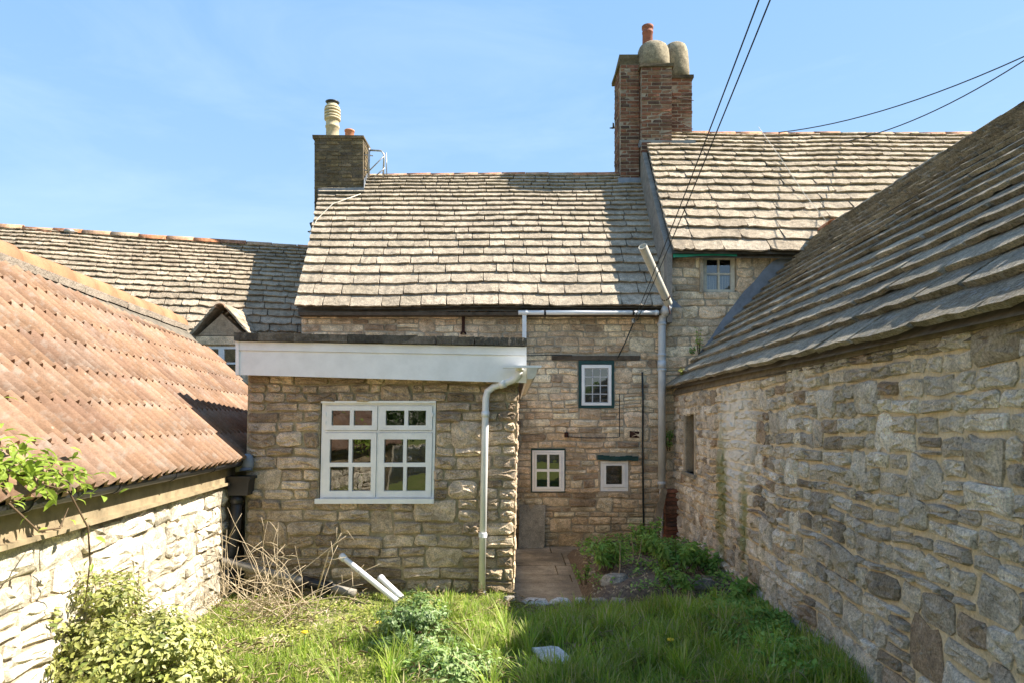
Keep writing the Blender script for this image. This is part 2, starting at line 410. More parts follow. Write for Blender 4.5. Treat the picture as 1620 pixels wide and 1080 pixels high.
M['grass'] = leaf_mat('grass_blades', [(.25, .38, .04), (.34, .46, .06), (.43, .51, .09), (.18, .31, .035), (.50, .51, .17), (.24, .38, .045), (.33, .46, .07), (.60, .52, .28)], .55)
M['weed'] = leaf_mat('weed_leaves', [(.16, .31, .05), (.21, .37, .065), (.28, .43, .10)], .35)
M['pale_weed'] = leaf_mat('yellow_weed_leaves', [(.32, .34, .07), (.38, .38, .11), (.24, .29, .05)], .35)
M['bush'] = leaf_mat('round_bush_leaves', [(.12, .21, .05), (.17, .27, .07), (.23, .33, .11), (.33, .42, .20)], .3, .4, .45)
M['lowbush'] = leaf_mat('low_plant_leaves', [(.16, .26, .06), (.24, .34, .10), (.34, .42, .18)], .3, .4)
M['yellowbush'] = leaf_mat('golden_shrub_leaves', [(.36, .38, .09), (.46, .46, .15), (.27, .30, .06), (.55, .53, .25), (.15, .19, .04)], .3, .4)
M['vine'] = leaf_mat('vine_leaves', [(.28, .42, .04), (.36, .46, .07), (.20, .34, .03)], .45, .4)
M['hedge'] = leaf_mat('hedge_leaves', [(.11, .20, .04), (.16, .26, .06), (.21, .30, .08)], .3)
M['stem'] = plain_mat('brown_stem', (.13, .085, .045), .9, .3, 20)
M['straw'] = plain_mat('dry_bramble', (.56, .45, .30), .85, .2, 20, .2)
M['straw2'] = plain_mat('dead_stalk', (.42, .33, .20), .85, .2, 20, .2)
M['yellow'] = plain_mat('dandelion_yellow', (.75, .5, .02), .7, .1, 30)

# ------------------------------------------------------------------ masonry and roofing generators
def frame(O, U, N, V=(0, 0, 1), warp=0.0, ws=2.2, seed=0.0):
    O = Vector(O); U = Vector(U).normalized(); V = Vector(V).normalized(); N = Vector(N).normalized()
    def Wf(u, v, n=0.0):
        if warp:
            u2 = u + warp * nz(u + seed, v, 3.1, ws); v2 = v + warp * nz(u, v + seed, 7.7, ws)
            u, v = u2, v2
        return O + u * U + v * V + n * N
    Wf.plain = lambda u, v, n=0.0: O + u * U + v * V + n * N
    return Wf
def courses(rect, h, w, rng, breaks=(), holes=(), tall=.12, split=.1, wild=.35):
    u0, u1, v0, v1 = rect
    bs = sorted({v0, v1} | {b for b in breaks if v0 + h * .5 < b < v1 - h * .5})
    rows = []
    for a, b in zip(bs, bs[1:]):
        n = max(1, round((b - a) / h)); ws = [rng.uniform(1 - wild, 1 + wild) for _ in range(n)]
        t = a
        for q in ws:
            rows.append((t, t + q / sum(ws) * (b - a))); t = rows[-1][1]
    occ = {i: [] for i in range(len(rows) + 1)}
    cells = []
    def free(i):
        a, b = rows[i]; iv = [(u0, u1)]
        bl = list(occ[i]) + [(x[0], x[1]) for x in holes if min(b, x[3]) - max(a, x[2]) > .3 * (b - a)]
        for p, q in bl:
            nv = []
            for x, y in iv:
                if q <= x or p >= y: nv.append((x, y)); continue
                if p > x: nv.append((x, p))
                if q < y: nv.append((q, y))
            iv = nv
        return [(x, y) for x, y in iv if y - x > .04]
    for i, (a, b) in enumerate(rows):
        for x, y in free(i):
            t = x; first = True
            while t < y - 1e-6:
                hh = b - a
                q = rng.uniform(.55, 1.6) * w * (.7 + .3 * hh / h)
                if first: q *= rng.uniform(.5, 1); first = False
                e = t + q
                if y - e < .45 * w * .6: e = y
                if rng.random() < tall and i + 1 < len(rows) and e < y and q > .8 * w and \
                   any(p <= t and e <= r for p, r in free(i + 1)):
                    cells.append((t, e, a, rows[i + 1][1])); occ[i + 1].append((t, e))
                elif rng.random() < split and hh > .11 and q < w * 1.25:
                    m = a + hh * rng.uniform(.35, .65)
                    cells.append((t, e, a, m)); cells.append((t, e, m, b))
                else:
                    cells.append((t, e, a, b))
                t = e
    return cells
def stone_mb(mb, Wf, cell, gap, depth, rng, rough=1.0):
    u0, u1, v0, v1 = cell
    g = gap * rng.uniform(.6, 1.5) / 2
    u0 += g; u1 -= g; v0 += g; v1 -= g
    if u1 - u0 < .02 or v1 - v0 < .015: return None
    w, h = u1 - u0, v1 - v0
    r = min(w, h) * rng.uniform(.10, .26); j = min(w, h) * .085 * rough
    J = lambda: rng.uniform(-j, j)
    um = u0 + w * rng.uniform(.4, .6); um2 = u0 + w * rng.uniform(.4, .6)
    pts = [(u0 + r, v0), (um, v0), (u1 - r, v0), (u1, v0 + r), (u1, v1 - r), (u1 - r, v1), (um2, v1), (u0 + r, v1), (u0, v1 - r), (u0, v0 + r)]
    pts = [(a + J(), b + J()) for a, b in pts]
    cu, cv = (u0 + u1) / 2, (v0 + v1) / 2
    d = depth * rng.uniform(.6, 1.5)
    tu, tv = rng.uniform(-.5, .5) * rough, rng.uniform(-.5, .5) * rough
    n = len(pts); vs = []
    ins = min(w, h) * rng.uniform(.07, .17)
    ku, kv = 1 - 2 * ins / w * .9, 1 - 2 * ins / h * .9
    for a, b in pts: vs.append(Wf(a, b, -.05))
    for a, b in pts: vs.append(Wf(a, b, d * rng.uniform(.25, .55)))
    for a, b in pts:
        x = cu + (a - cu) * ku; y = cv + (b - cv) * kv
        vs.append(Wf(x + J() * .6, y + J() * .6, d * (.9 + .35 * rng.uniform(-1, 1) * rough + .3 * tu * (x - cu) / w * 2 + .3 * tv * (y - cv) / h * 2)))
    for a, b in pts:
        x = cu + (a - cu) * ku * .5; y = cv + (b - cv) * kv * .45
        vs.append(Wf(x, y, d * (1.05 + .4 * rng.uniform(-1, 1) * rough + .3 * tu * (x - cu) / w * 2 + .3 * tv * (y - cv) / h * 2)))
    vs.append(Wf(cu, cv, d * (1.1 + .3 * rng.uniform(-1, 1) * rough)))
    fs = []
    for k in range(3):
        for i in range(n):
            q = (i + 1) % n; fs.append((k * n + i, k * n + q, (k + 1) * n + q, (k + 1) * n + i))
    for i in range(n): fs.append((3 * n + i, 3 * n + (i + 1) % n, 4 * n))
    mb.add(vs, fs)
    return Wf(cu, cv, 0)
def pix(p, q, r, s):
    """rough size of a quad in the photo"""
    P = [proj(x) for x in (p, q, r, s)]
    if min(x[1] for x in (p, q, r, s)) < .4: return 0
    cx = sum(x[0] for x in P) / 4; cy = sum(x[1] for x in P) / 4
    a = abs(sum(P[i][0] * P[(i + 1) % 4][1] - P[(i + 1) % 4][0] * P[i][1] for i in range(4))) / 2
    return a if -60 < cx < 1680 and -60 < cy < 1140 else a * 1e-4
def lay_stones(parent, Wf, cells, key, gap, depth, rng, name='stone', limit=295, rough=1.0, odd=()):
    ranked = sorted(cells, key=lambda c: -pix(Wf(c[0], c[2]), Wf(c[1], c[2]), Wf(c[1], c[3]), Wf(c[0], c[3])))
    rest = MB(); nrest = 0
    for i, c in enumerate(ranked):
        big = pix(Wf(c[0], c[2]), Wf(c[1], c[2]), Wf(c[1], c[3]), Wf(c[0], c[3])) > 12
        if i < limit and big:
            mb = MB(); o = stone_mb(mb, Wf, c, gap, depth, rng, rough)
            if o is None: continue
            me = mb.mesh(name, M[key], o, False)
            link(bpy.data.objects.new(name, me), parent, o)
        else:
            if stone_mb(rest, Wf, c, gap, depth, rng, rough): nrest += 1
    if nrest: rest.build(name + 'work', M[key + '_mass'], parent, False, stuff=True)
def bil(A, B, C, D, s, t):
    return (A * (1 - s) + B * s) * (1 - t) + (C * (1 - s) + D * s) * t
def slate_mb(mb, P, N, s0, s1, t0, t1, te, th, rng, rag, L, H, rough=1.0):
    nc = 5; vs = []
    gs = .004 / L
    s0 += gs * rng.uniform(.5, 2); s1 -= gs * rng.uniform(.5, 2)
    tilt = rng.uniform(-.35, .35) * th * rough; lift = rng.uniform(-.15, .35) * th * rough
    drop = rng.uniform(-.03, .03) * (t1 - t0) * rough
    low = []
    for i in range(nc + 1):
        f = i / nc; edge = .35 * rag if i in (0, nc) else 0
        low.append((t0 + drop + (rng.uniform(-.5, .5) * rag + edge) * (t1 - t0) * .28))
    tops = []
    for k, (tt, nn) in enumerate(((None, 2.05), (t0 + (t1 - t0) * .35, 1.75), (te, .35))):
        for i in range(nc + 1):
            f = i / nc; s = s0 + (s1 - s0) * f
            if k == 0: s += (s1 - s0) * (.02 if i == 0 else -.02 if i == nc else 0)
            t = low[i] if tt is None else tt
            n = th * nn + (lift + tilt * (f - .5) * 2) * (1 - .4 * k) + (rng.uniform(-.22, .22) * th * rough if k < 2 else 0)
            vs.append(P(s, t) + N * n); tops.append(n)
    for i in range(nc + 1):
        f = i / nc; s = s0 + (s1 - s0) * f
        vs.append(P(s, low[i] + (t1 - t0) * .04) + N * (tops[i] - th * rng.uniform(.85, 1.25)))
    b = len(vs)
    vs.append(P(s0, te) + N * (-.3 * th)); vs.append(P(s1, te) + N * (-.3 * th))
    fs = []
    c = nc + 1
    for k in range(2):
        for i in range(nc): fs.append((k * c + i, k * c + i + 1, (k + 1) * c + i + 1, (k + 1) * c + i))
    for i in range(nc): fs.append((3 * c + i, 3 * c + i + 1, i + 1, i))
    fs += [(3 * c, 0, c, 2 * c, b), (3 * c + nc, b + 1, 2 * c + nc, c + nc, nc)]
    mb.add(vs, fs)
    return P((s0 + s1) / 2, (t0 + t1) / 2)
def slate_roof(parent, EL, ER, RL, RR, gauges, w, th, key, rng, rag=1.0, sag=.03, name='slate', limit=295, rough=1.0, vis=None, deckmat='deck'):
    EL, ER, RL, RR = map(Vector, (EL, ER, RL, RR))
    N = (ER - EL).cross(RL - EL).normalized()
    if N.z < 0: N = -N
    L = (ER - EL).length; H = (RL - EL).length
    def P(s, t):
        p = bil(EL, ER, RL, RR, s, t)
        return p + N * sag * nz(p.x + 5, p.y, p.z, .55)
    deck = MB(); ns = 12
    for k in (-.01, -.09):
        deck.add([P(i / ns, t) + N * k for t in (0.004, .5, 1) for i in range(ns + 1)],
                 [tuple([r * (ns + 1) + i, r * (ns + 1) + i + 1, (r + 1) * (ns + 1) + i + 1, (r + 1) * (ns + 1) + i]) for r in range(2) for i in range(ns)])
    roof = deck.build('roof', M[deckmat], parent)
    tot = sum(gauges); t = 0; items = []
    for k, g in enumerate(gauges):
        t0 = t; t1 = t + g / tot; t = t1
        te = min(1.0, t1 + .5 * g / tot)
        x = -rng.uniform(0, .02); wr = w * (1 - .35 * k / len(gauges))
        first = True
        while x < L:
            q = wr * rng.uniform(.6, 1.5) * (rng.uniform(.5, 1) if first else 1); first = False
            e = x + q
            if L - e < wr * .45: e = L + rng.uniform(0, .02)
            items.append((x / L, e / L, t0, t1, te)); x = e
    ranked = sorted(items, key=lambda c: -(pix(P(c[0], c[2]), P(c[1], c[2]), P(c[1], c[3]), P(c[0], c[3])) * (1 if vis is None or vis(P((c[0] + c[1]) / 2, (c[2] + c[3]) / 2)) else 1e-4)))
    rest = MB()
    for i, c in enumerate(ranked):
        mid = P((c[0] + c[1]) / 2, (c[2] + c[3]) / 2)
        ok = pix(P(c[0], c[2]), P(c[1], c[2]), P(c[1], c[3]), P(c[0], c[3])) > 12 and (vis is None or vis(mid))
        if i < limit and ok:
            mb = MB(); o = slate_mb(mb, P, N, *c, th, rng, rag, L, H, rough)
            link(bpy.data.objects.new(name, mb.mesh(name, M[key], o)), roof, o)
        else:
            slate_mb(rest, P, N, *c, th, rng, rag, L, H, rough)
    if rest.v: rest.build('slating', M[key + '_mass'], roof, stuff=True)
    return roof, P, N
def half_round(mb, a, b, r, up, n=7, lift=0.0, thick=.02, vs_=.8):
    """half-round ridge tile from a to b"""
    a = Vector(a); b = Vector(b); d = (b - a).normalized(); up = Vector(up).normalized(); x = d.cross(up).normalized()
    vs = []
    for p, rr in ((a, r), (b, r * 1.05)):
        for q in (rr, rr - thick):
            for i in range(n):
                th = math.pi * i / (n - 1)
                vs.append(p + x * q * math.cos(th) + up * (q * math.sin(th) * vs_ + lift))
    fs = []
    for i in range(n - 1):
        fs += [(i, i + 1, 2 * n + i + 1, 2 * n + i), (n + i + 1, n + i, 3 * n + i, 3 * n + i + 1),
               (i + 1, i, n + i, n + i + 1), (2 * n + i, 2 * n + i + 1, 3 * n + i + 1, 3 * n + i)]
    mb.add(vs, fs)
def ridge_row(parent, A, B, length, r, key, rng, lift=-.02, name='ridge_tile', vs_=.8):
    A = Vector(A); B = Vector(B); L = (B - A).length; n = max(1, round(L / length))
    for i in range(n):
        a = A.lerp(B, i / n + .0015); b = A.lerp(B, (i + 1) / n)
        wob = Vector((0, rng.uniform(-.006, .006), rng.uniform(-.012, .012)))
        mb = MB(); half_round(mb, a + wob, b + wob, r * rng.uniform(.97, 1.03), (0, 0, 1), lift=lift, vs_=vs_)
        mb.build(name, M[key], parent, True)
BRICKS = {}
def brick_stack(parent, x0, x1, y0, y1, z0, z1, key, mkey, rng, name='brick', core_name='stack', h=.068, skip=None, bl=.215):
    """courses of bricks round a mortar core; returns the core part"""
    core = MB().box(((x0 + x1) / 2, (y0 + y1) / 2, (z0 + z1) / 2), (x1 - x0 - .012, y1 - y0 - .012, z1 - z0))
    core = core.build(core_name, M[mkey], parent)
    if key not in BRICKS:
        BRICKS[key] = []
        for i in range(8):
            r2 = random.Random(50 + i); mb = MB().box((0, 0, 0), (1, 1, 1), jit=.045, rng=r2)
            BRICKS[key].append(mb.mesh('brick', M[key], (0, 0, 0)))
    n = int((z1 - z0) / h)
    hh = (z1 - z0) / n
    def put(c, d):
        if skip and skip(c): return
        o = bpy.data.objects.new(name, rng.choice(BRICKS[key])); link(o, core, c); o.scale = d
        o.rotation_euler = (rng.uniform(-.01, .01), rng.uniform(-.01, .01), rng.uniform(-.02, .02))
    for i in range(n):
        z = z0 + (i + .5) * hh; off = .5 if i % 2 else 0
        W = x1 - x0; nb = max(1, round(W / (bl + .012) + off)); 
        cuts = [x0] + [x0 + (k + (0 if not off else -.5) + 0) * (W / (nb - off)) for k in range(1, nb)] + [x1]
        for a, b in zip(cuts, cuts[1:]):
            if b - a < .03: continue
            pr = rng.uniform(-.006, .008)
            put(Vector(((a + b) / 2, y0 + .05 - pr, z)), (b - a - .018, .1, hh - .019))
        D = y1 - y0 - .11; nd = max(1, round(D / bl))
        for sx, xx in ((-1, x0), (1, x1)):
            for k in range(nd):
                pr = rng.uniform(-.004, .006)
                put(Vector((xx - sx * (.045 - pr), y0 + .11 + (k + .5) * D / nd, z)), (.09, D / nd - .018, hh - .019))
    return core
def window(parent, Wf, outer, panes, sashes=None, fm='white', bar=.02, depth=.03, sashmat=None, sill=None, n0=0.0, frame_w=.05, back='dark', sn=None, label=None, barmat=None):
    """frame with holes for sashes; each sash a plate with pane holes; panes; dark room behind. coordinates in the wall frame (u,v)"""
    sashes = sashes or []
    holes = [s['rect'] for s in sashes] if sashes else panes
    fr = MB().plate(Wf, outer, holes, n0, n0 - .07).build('window', M[fm], parent)
    if label: fr['label'] = label
    for s in sashes:
        ps = [p for p in panes if s['rect'][0] <= (p[0] + p[1]) / 2 <= s['rect'][1] and s['rect'][2] <= (p[2] + p[3]) / 2 <= s['rect'][3]]
        e = .003; r = s['rect']
        MB().plate(Wf, (r[0] + e, r[1] - e, r[2] + e, r[3] - e), ps, n0 + (sn if sn is not None else .012), n0 - .04).build('sash', M[sashmat or fm], fr)
    for p in panes:
        e = .004
        MB().add([Wf(p[0] - e, p[2] - e, n0 - .02), Wf(p[1] + e, p[2] - e, n0 - .02), Wf(p[1] + e, p[3] + e, n0 - .02), Wf(p[0] - e, p[3] + e, n0 - .02)], [(0, 1, 2, 3)]).build('pane', M['glass'], fr)
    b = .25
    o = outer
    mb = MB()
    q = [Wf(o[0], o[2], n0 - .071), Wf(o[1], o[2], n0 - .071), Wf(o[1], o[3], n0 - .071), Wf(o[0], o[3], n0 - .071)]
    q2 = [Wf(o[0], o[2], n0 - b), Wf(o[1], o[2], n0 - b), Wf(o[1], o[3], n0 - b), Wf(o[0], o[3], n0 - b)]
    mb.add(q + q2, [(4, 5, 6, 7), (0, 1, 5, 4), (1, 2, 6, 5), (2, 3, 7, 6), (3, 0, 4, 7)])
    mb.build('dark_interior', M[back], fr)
    if sill:
        MB().plate(Wf, sill, [], n0 + .055, n0 - .02).build('sill', M[fm], fr)
    return fr

# ------------------------------------------------------------------ ground
GX = lambda x, y: .035 * nz(x, y, 1, .9) + .02 * nz(x, y, 5, 3.1)
PZ = -.29
def lawn_z(x, y):
    z = GX(x, y) - .01
    if x > -.1: z -= .13 * min(1, max(0, (y - 5.5) / 1.2)) * min(1, (x + .1) / .25)
    return z
gm = MB().add([(-150, -120, -.36), (150, -120, -.36), (150, 180, -.36), (-150, 180, -.36)], [(0, 1, 2, 3)])
struct(gm.build('ground', M['ground'], origin=(0, 0, -.36)))
lm = MB()
xs = np.linspace(-3.4, 3.0, 65); ys = np.linspace(-9, 6.92, 120)
vs = []; fs = []
for j, y in enumerate(ys):
    for i, x in enumerate(xs): vs.append((x, y, lawn_z(x, y)))
for j in range(len(ys) - 1):
    for i in range(len(xs) - 1):
        a = j * len(xs) + i; fs.append((a, a + 1, a + 1 + len(xs), a + len(xs)))
lm.add(vs, fs)
nx = len(xs); top = [(len(ys) - 1) * nx + i for i in range(nx)]
lm.add([vs[i] for i in top] + [(vs[i][0], vs[i][1], -.36) for i in top], [(i, i + nx, i + 1 + nx, i + 1) for i in range(nx - 1)])
struct(lm.build('lawn', M['ground'], smooth=True, origin=(0, 0, 0)))
rng = random.Random(11)
pav = MB().box((1.2, 9.0, PZ - .04), (2.8, 4.1, .06)).build('patio', M['m_house'])
struct(pav)
y = 6.98
while y < 11:
    d = rng.choice((.42, .5, .58)); x = -.15
    while x < 2.55:
        w = rng.choice((.55, .75, .9, 1.1)); e = min(x + w, 2.6)
        mb = MB().box(((x + e) / 2, min(y + d / 2, 10.9), PZ), (e - x - .014, min(d, 10.98 - y) - .014, .05), jit=.004, rng=rng)
        mb.build('paving_slab', M['paving'], pav); x = e
    y += d

# ------------------------------------------------------------------ main stone cottage
YM = 11.0
rng = random.Random(3)
house = thing('stone_cottage', 'old rubble stone cottage with stone slate roof behind the flat roofed extension', 'house', (-.5, 12.5, 0))
UM = lambda px: (px - CX) / F * YM
VM = lambda py: CH - (py - HY) / F * YM
Wm = frame((0, YM, 0), (1, 0, 0), (0, -1, 0), warp=.03, seed=3)
R = lambda a, b, c, d: (UM(a), UM(b), VM(d), VM(c))       # px left, right, top, bottom -> u0,u1,v0,v1
win_up, win_lo, win_sm = R(915, 971, 570, 645), R(840, 894.5, 708.5, 778), R(948, 995, 727, 777)
extbox = (-5, -.03, -1, 2.42)
lint = R(873, 1012, 561.5, 570)
glint = R(945, 1008, 720, 727)
rect = (UM(477), 2.44, -.36, VM(492))
wall = MB().plate(Wm.plain, rect, [win_up, win_lo, win_sm], 0, -.35).build('wall', M['m_house'], house)
cells = courses(rect, .108, .28, rng, breaks=(VM(778), VM(708), VM(645), VM(570), VM(727)), holes=[win_up, win_lo, win_sm, extbox, lint, glint], tall=.08, split=.1)
lay_stones(wall, Wm, cells, 'house', .016, .019, rng)
# gable and rear shell of the cottage
gb = MB()
EZ, RZ, EY, RY = 3.51, 6.50, 10.75, 13.29
for X, x2 in ((-3.38, -3.08), (2.1, 2.42)):
    gb.prism([(X, 11.36, -.36), (X, 15.5, -.36), (X, 15.5, 3.3), (X, RY, RZ - .14), (X, 11.36, 4.05)], (x2 - X, 0, 0))
gb.box((-.5, 15.6, 1.5), (5.8, .25, 3.8))
gb.build('gable_wall', M['m_house'], house)
g = [.275 * (.945 ** i) + .012 for i in range(22)]
EL = (-3.40, EY, EZ); ER = (2.46, EY, EZ + .0); RL = (-3.66, RY, RZ); RR = (2.49, RY, RZ + .03)
roofM, PM, NM = slate_roof(house, EL, ER, RL, RR, g, .44, .034, 'slate', rng, rag=.22, sag=.035, rough=.55)
back = MB().add([Vector(RL) + Vector((0, 0, -.02)), Vector(RR) + Vector((0, 0, -.02)), Vector((2.5, 15.9, 3.4)), Vector((-3.5, 15.9, 3.4))], [(0, 1, 2, 3)])
back.build('rear_roof_slope', M['slate'], house)
ridge_row(roofM, Vector(RL) + Vector((.7, 0, .0)), Vector(RR) + Vector((-.4, 0, .0)), .45, .10, 'ridge', rng, lift=-.03)
# eaves soffit board
MB().box((-.48, 10.9, EZ - .075), (5.8, .2, .05)).build('soffit_board', M['dwood'], house)
# upper window with dark green surround
gs = MB().plate(Wm.plain, win_up, [R(919.5, 967.5, 576, 641)], .025, -.06).build('window_surround', M['dkgreen'], house)
a, b, c, d = R(925, 962, 582, 636)
pw = (b - a) / 3; ph = (d - c) / 4
panes = [(a + i * pw + .008, a + (i + 1) * pw - .008, c + j * ph + .008, c + (j + 1) * ph - .008) for i in range(3) for j in range(4)]
sh = lambda u, v, n=0.0: Wm.plain(u + .05 * (VM(576) - v) * .45, v, n)
wf = R(920, 967, 576.5, 640.5)
fr = window(house, Wm.plain, wf, panes, [{'rect': (a - .004, b + .004, c - .004, d + .004)}], sashmat='leadbar', n0=.02, sn=-.015)
# timber lintels
MB().plate(Wm.plain, (lint[0], lint[1], lint[2] + .006, lint[3] - .01), [], .03, -.1).build('timber_lintel', M['dwood'], house)
mb = MB(); lx0, lx1, lz0, lz1 = glint
for i in range(7):
    x = lx0 + (lx1 - lx0) * (i + .5) / 7
    mb.box((x, YM - .03, (lz0 + lz1) / 2 + .012 * math.sin(i * .9 + 2) - (.02 if i == 6 else 0)), ((lx1 - lx0) / 7 + .004, .07, .075), jit=.004, rng=rng)
mb.build('green_lintel', M['dkgreen'], house)
# lower four-pane window
gs = MB().plate(Wm.plain, win_lo, [R(841.5, 893, 711, 776.5)], .02, -.06).build('window_surround', M['dkgreen'], house)
panes = [R(849, 865.5, 718, 741), R(869, 884.5, 718, 741), R(849, 865.5, 745, 769), R(869, 884.5, 745, 769)]
window(house, Wm.plain, R(842, 892.5, 711.5, 776), panes, [{'rect': R(845.5, 888.5, 714.5, 773)}], n0=.03)
# small single-pane window, with pale render round it
mb = MB().plate(Wm.plain, R(946, 998, 726, 783), [R(949.5, 994, 728, 776.5)], .02, -.06).build('window_surround', M['m_white'], house)
window(house, Wm.plain, R(950, 993.5, 728.5, 776), [R(958.5, 984, 735.5, 765)], [{'rect': R(953.5, 989.5, 731.5, 770)}], n0=.015)
# half-round gutter and short downpipe
mb = MB().tube([pt(820, 495, 10.72), pt(1042, 495, 10.72)], .036, 10)
gut = mb.build('gutter', M['upvc'], house, True)
for px in (833, 862, 1002, 1038):
    MB().tube([pt(px - 1.5, 495, 10.72), pt(px + 1.5, 495, 10.72)], .041, 10).build('gutter_bracket', M['upvc' if px in (833, 1038) else 'black'], gut)
MB().box((pt(829.5, 0, 10.75).x, 10.75, (3.44 + 2.5) / 2), (.065, .065, .94)).build('downpipe', M['upvc'], house)
# iron wall tie
mb = MB(); yy = YM - .05
T = lambda px, py: pt(px, py, yy)
mb.bar(T(733, 499), T(733, 526), .05, .03, (0, 1, 0)); mb.bar(T(733, 501), T(723, 494), .035, .03, (0, 1, 0)); mb.bar(T(733, 501), T(744, 493), .035, .03, (0, 1, 0))
mb.bar(T(733, 522), T(729, 529), .03, .028, (0, 1, 0)); mb.bar(T(733, 522), T(737, 529), .03, .028, (0, 1, 0))
mb.build('iron_wall_tie', M['rust'], house)
# cables clipped to the wall
C = lambda px, py, o=.05: pt(px, py, YM - o)
def cable(pts, r, parent=house, key='cable', name='wall_cable', n=5): return MB().tube(pts, r, n).build(name, M[key], parent, True)
cable([C(1016, 588), C(1017, 640), C(1016.5, 700), C(1017, 760), C(1018, 820), C(1019, 866)], .016)
cable([C(980, 622), C(980, 690), C(975, 691.5), C(935, 692), C(897, 690)], .007)
MB().box(C(896, 687, .06), (.06, .06, .08)).build('junction_box', M['rust'], house)
cable([C(833, 562), C(870, 561, .07), C(905, 562, .07)], .008)
cable([C(1003, 509, .2), C(990, 540, .06), C(977, 566)], .009)
mb = MB().bar(C(1000, 512, 0), C(1002, 509, .22), .025, .025).bar(C(1010, 505, .0), C(1002, 509, .2), .02, .02)
mb.lathe(C(1002, 509, .22), [(.0, -.03), (.03, -.02), (.035, .02), (.02, .05), (0, .055)], 8)
mb.build('cable_bracket', M['zinc'], house)
MB().box(C(1003, 686, .0), (.16, .05, .1), jit=.01, rng=rng).build('iron_vent', M['rust'], house)
# left chimney
chL = brick_stack(house, -3.74, -2.81, 12.9, 13.5, 4.6, 7.10, 'sbrick', 'm_soot', rng, core_name='chimney', h=.068, skip=lambda c: c.x > -3.4 and c.z < 5.95)
chL['label'] = 'sooty brown brick chimney at the left gable'
MB().box((-3.275, 13.2, 7.11), (.97, .64, .05), jit=.01, rng=rng).build('chimney_cap', M['sbrick'], chL)
cp = pt(526, 213, 13.2)
prof = [(.13, 0), (.135, .02), (.125, .05), (.122, .27), (.135, .28), (.135, .31), (.125, .32), (.125, .42), (.155, .43), (.155, .46)]
pb = MB().lathe((cp.x, 13.2, 7.13), prof, 16)
for k in range(3): pb.lathe((cp.x, 13.2, 7.13 + .47 + k * .06), [(.12, 0), (.155, .005), (.155, .04), (.12, .045)], 16)
pb.lathe((cp.x, 13.2, 7.13 + .645), [(.15, 0), (.14, .03), (.10, .08), (.09, .10)], 16)
pb.build('chimney_pot', M['bpot'], chL, True)['label'] = 'cream louvred chimney pot with black cowl'
MB().lathe((cp.x, 13.2, 7.13 + .74), [(.07, 0), (.11, .01), (.135, .035), (.09, .05), (.06, .03)], 14).build('cowl', M['black'], chL, True)
c2 = pt(553, 213, 13.2)
MB().lathe((c2.x, 13.2, 7.13), [(.10, 0), (.088, .02), (.088, .2), (.098, .205), (.098, .23), (.07, .23), (.06, .1)], 14).build('chimney_pot', M['opot'], chL, True)['label'] = 'short orange chimney pot'
# lead flashing round the chimney foot
fl = MB()
fl.add([(-3.66, 12.87, 5.98), (-2.79, 12.87, 6.0), (-2.79, 12.86, 6.14), (-3.66, 12.86, 6.12)], [(0, 1, 2, 3)])
fl.add([PM(.0, .82) + NM * .1, PM(.14, .82) + NM * .1, Vector((-2.77, 12.87, 6.02)), Vector((-3.66, 12.87, 6.0))], [(0, 1, 2, 3)])
fl.add([(-2.79, 12.86, 5.9), (-2.79, 13.3, 6.5), (-2.79, 13.3, 6.62), (-2.79, 12.86, 6.3)], [(0, 1, 2, 3)])
fl.build('lead_flashing', M['lead'], chL)
# aerial frame fixed to the chimney
ae = MB(); ay = 13.0
A = lambda px, py, o=0: pt(px, py, ay + o)
ae.tube([A(584, 235), A(583, 281)], .022, 6); ae.tube([A(584, 238), A(603, 239), A(608, 246), A(606, 281, .1)], .018, 6)
ae.tube([A(563, 256), A(575, 245), A(590, 247)], .012, 5); ae.tube([A(563, 256), A(570, 268), A(583, 271)], .012, 5)
ae.tube([A(583, 272), A(609, 246)], .012, 5); ae.tube([A(592, 281), A(609, 266)], .012, 5); ae.tube([A(611, 242, .1), A(612, 278, .1)], .010, 5)
ae.build('aerial_bracket', M['zinc'], chL, True)
cable([PM(.13, .80) + NM * .09, PM(.05, .72) + NM * .08, PM(.012, .6) + NM * .07, PM(-.004, .5) + NM * .04], .009, key='opipe', name='aerial_cable')
mb = MB().bar(pt(487, 367, 12.6), pt(497, 366, 12.6), .02, .02).bar(pt(492, 353, 12.6), pt(496, 365, 12.6), .05, .05)
mb.build('gable_bracket', M['black'], house)

# ------------------------------------------------------------------ taller house on the right
rng = random.Random(8)
hr = thing('tall_stone_house', 'taller stone house on the right with a clustered brick chimney and small attic window', 'house', (6, 12.8, 0))
EZ2, EY2, RY2, RZ2 = 4.36, 10.75, 13.26, 7.31
YR = 11.02
Wr = frame((0, YR, 0), (1, 0, 0), (0, -1, 0), warp=.03, seed=9)
UR = lambda px: (px - CX) / F * YR
VR = lambda py: CH - (py - HY) / F * YR
Rr = lambda a, b, c, d: (UR(a), UR(b), VR(d), VR(c))
win_r = Rr(1112, 1165, 406, 462)
rect = (2.45, 7.2, -.36, VR(404))
wallr = MB().plate(Wr.plain, rect, [win_r], 0, -.35).build('wall', M['m_house'], hr)
cells = courses((2.47, 5.2, 1.4, VR(404)), .155, .36, rng, breaks=(VR(462), ), holes=[win_r], tall=.15)
cells += courses((2.47, 2.9, -.3, 1.4), .15, .3, rng)
lay_stones(wallr, Wr, cells, 'house', .016, .019, rng)
g = [.32 * (.94 ** i) + .02 for i in range(18)]
roofR, PR, NR = slate_roof(hr, (2.53, EY2, EZ2 + .02), (11.5, EY2, EZ2 - .06), (2.56, RY2, RZ2), (11.5, RY2, RZ2), g, .55, .036, 'slate2', rng, rag=.45, sag=.035, rough=.75)
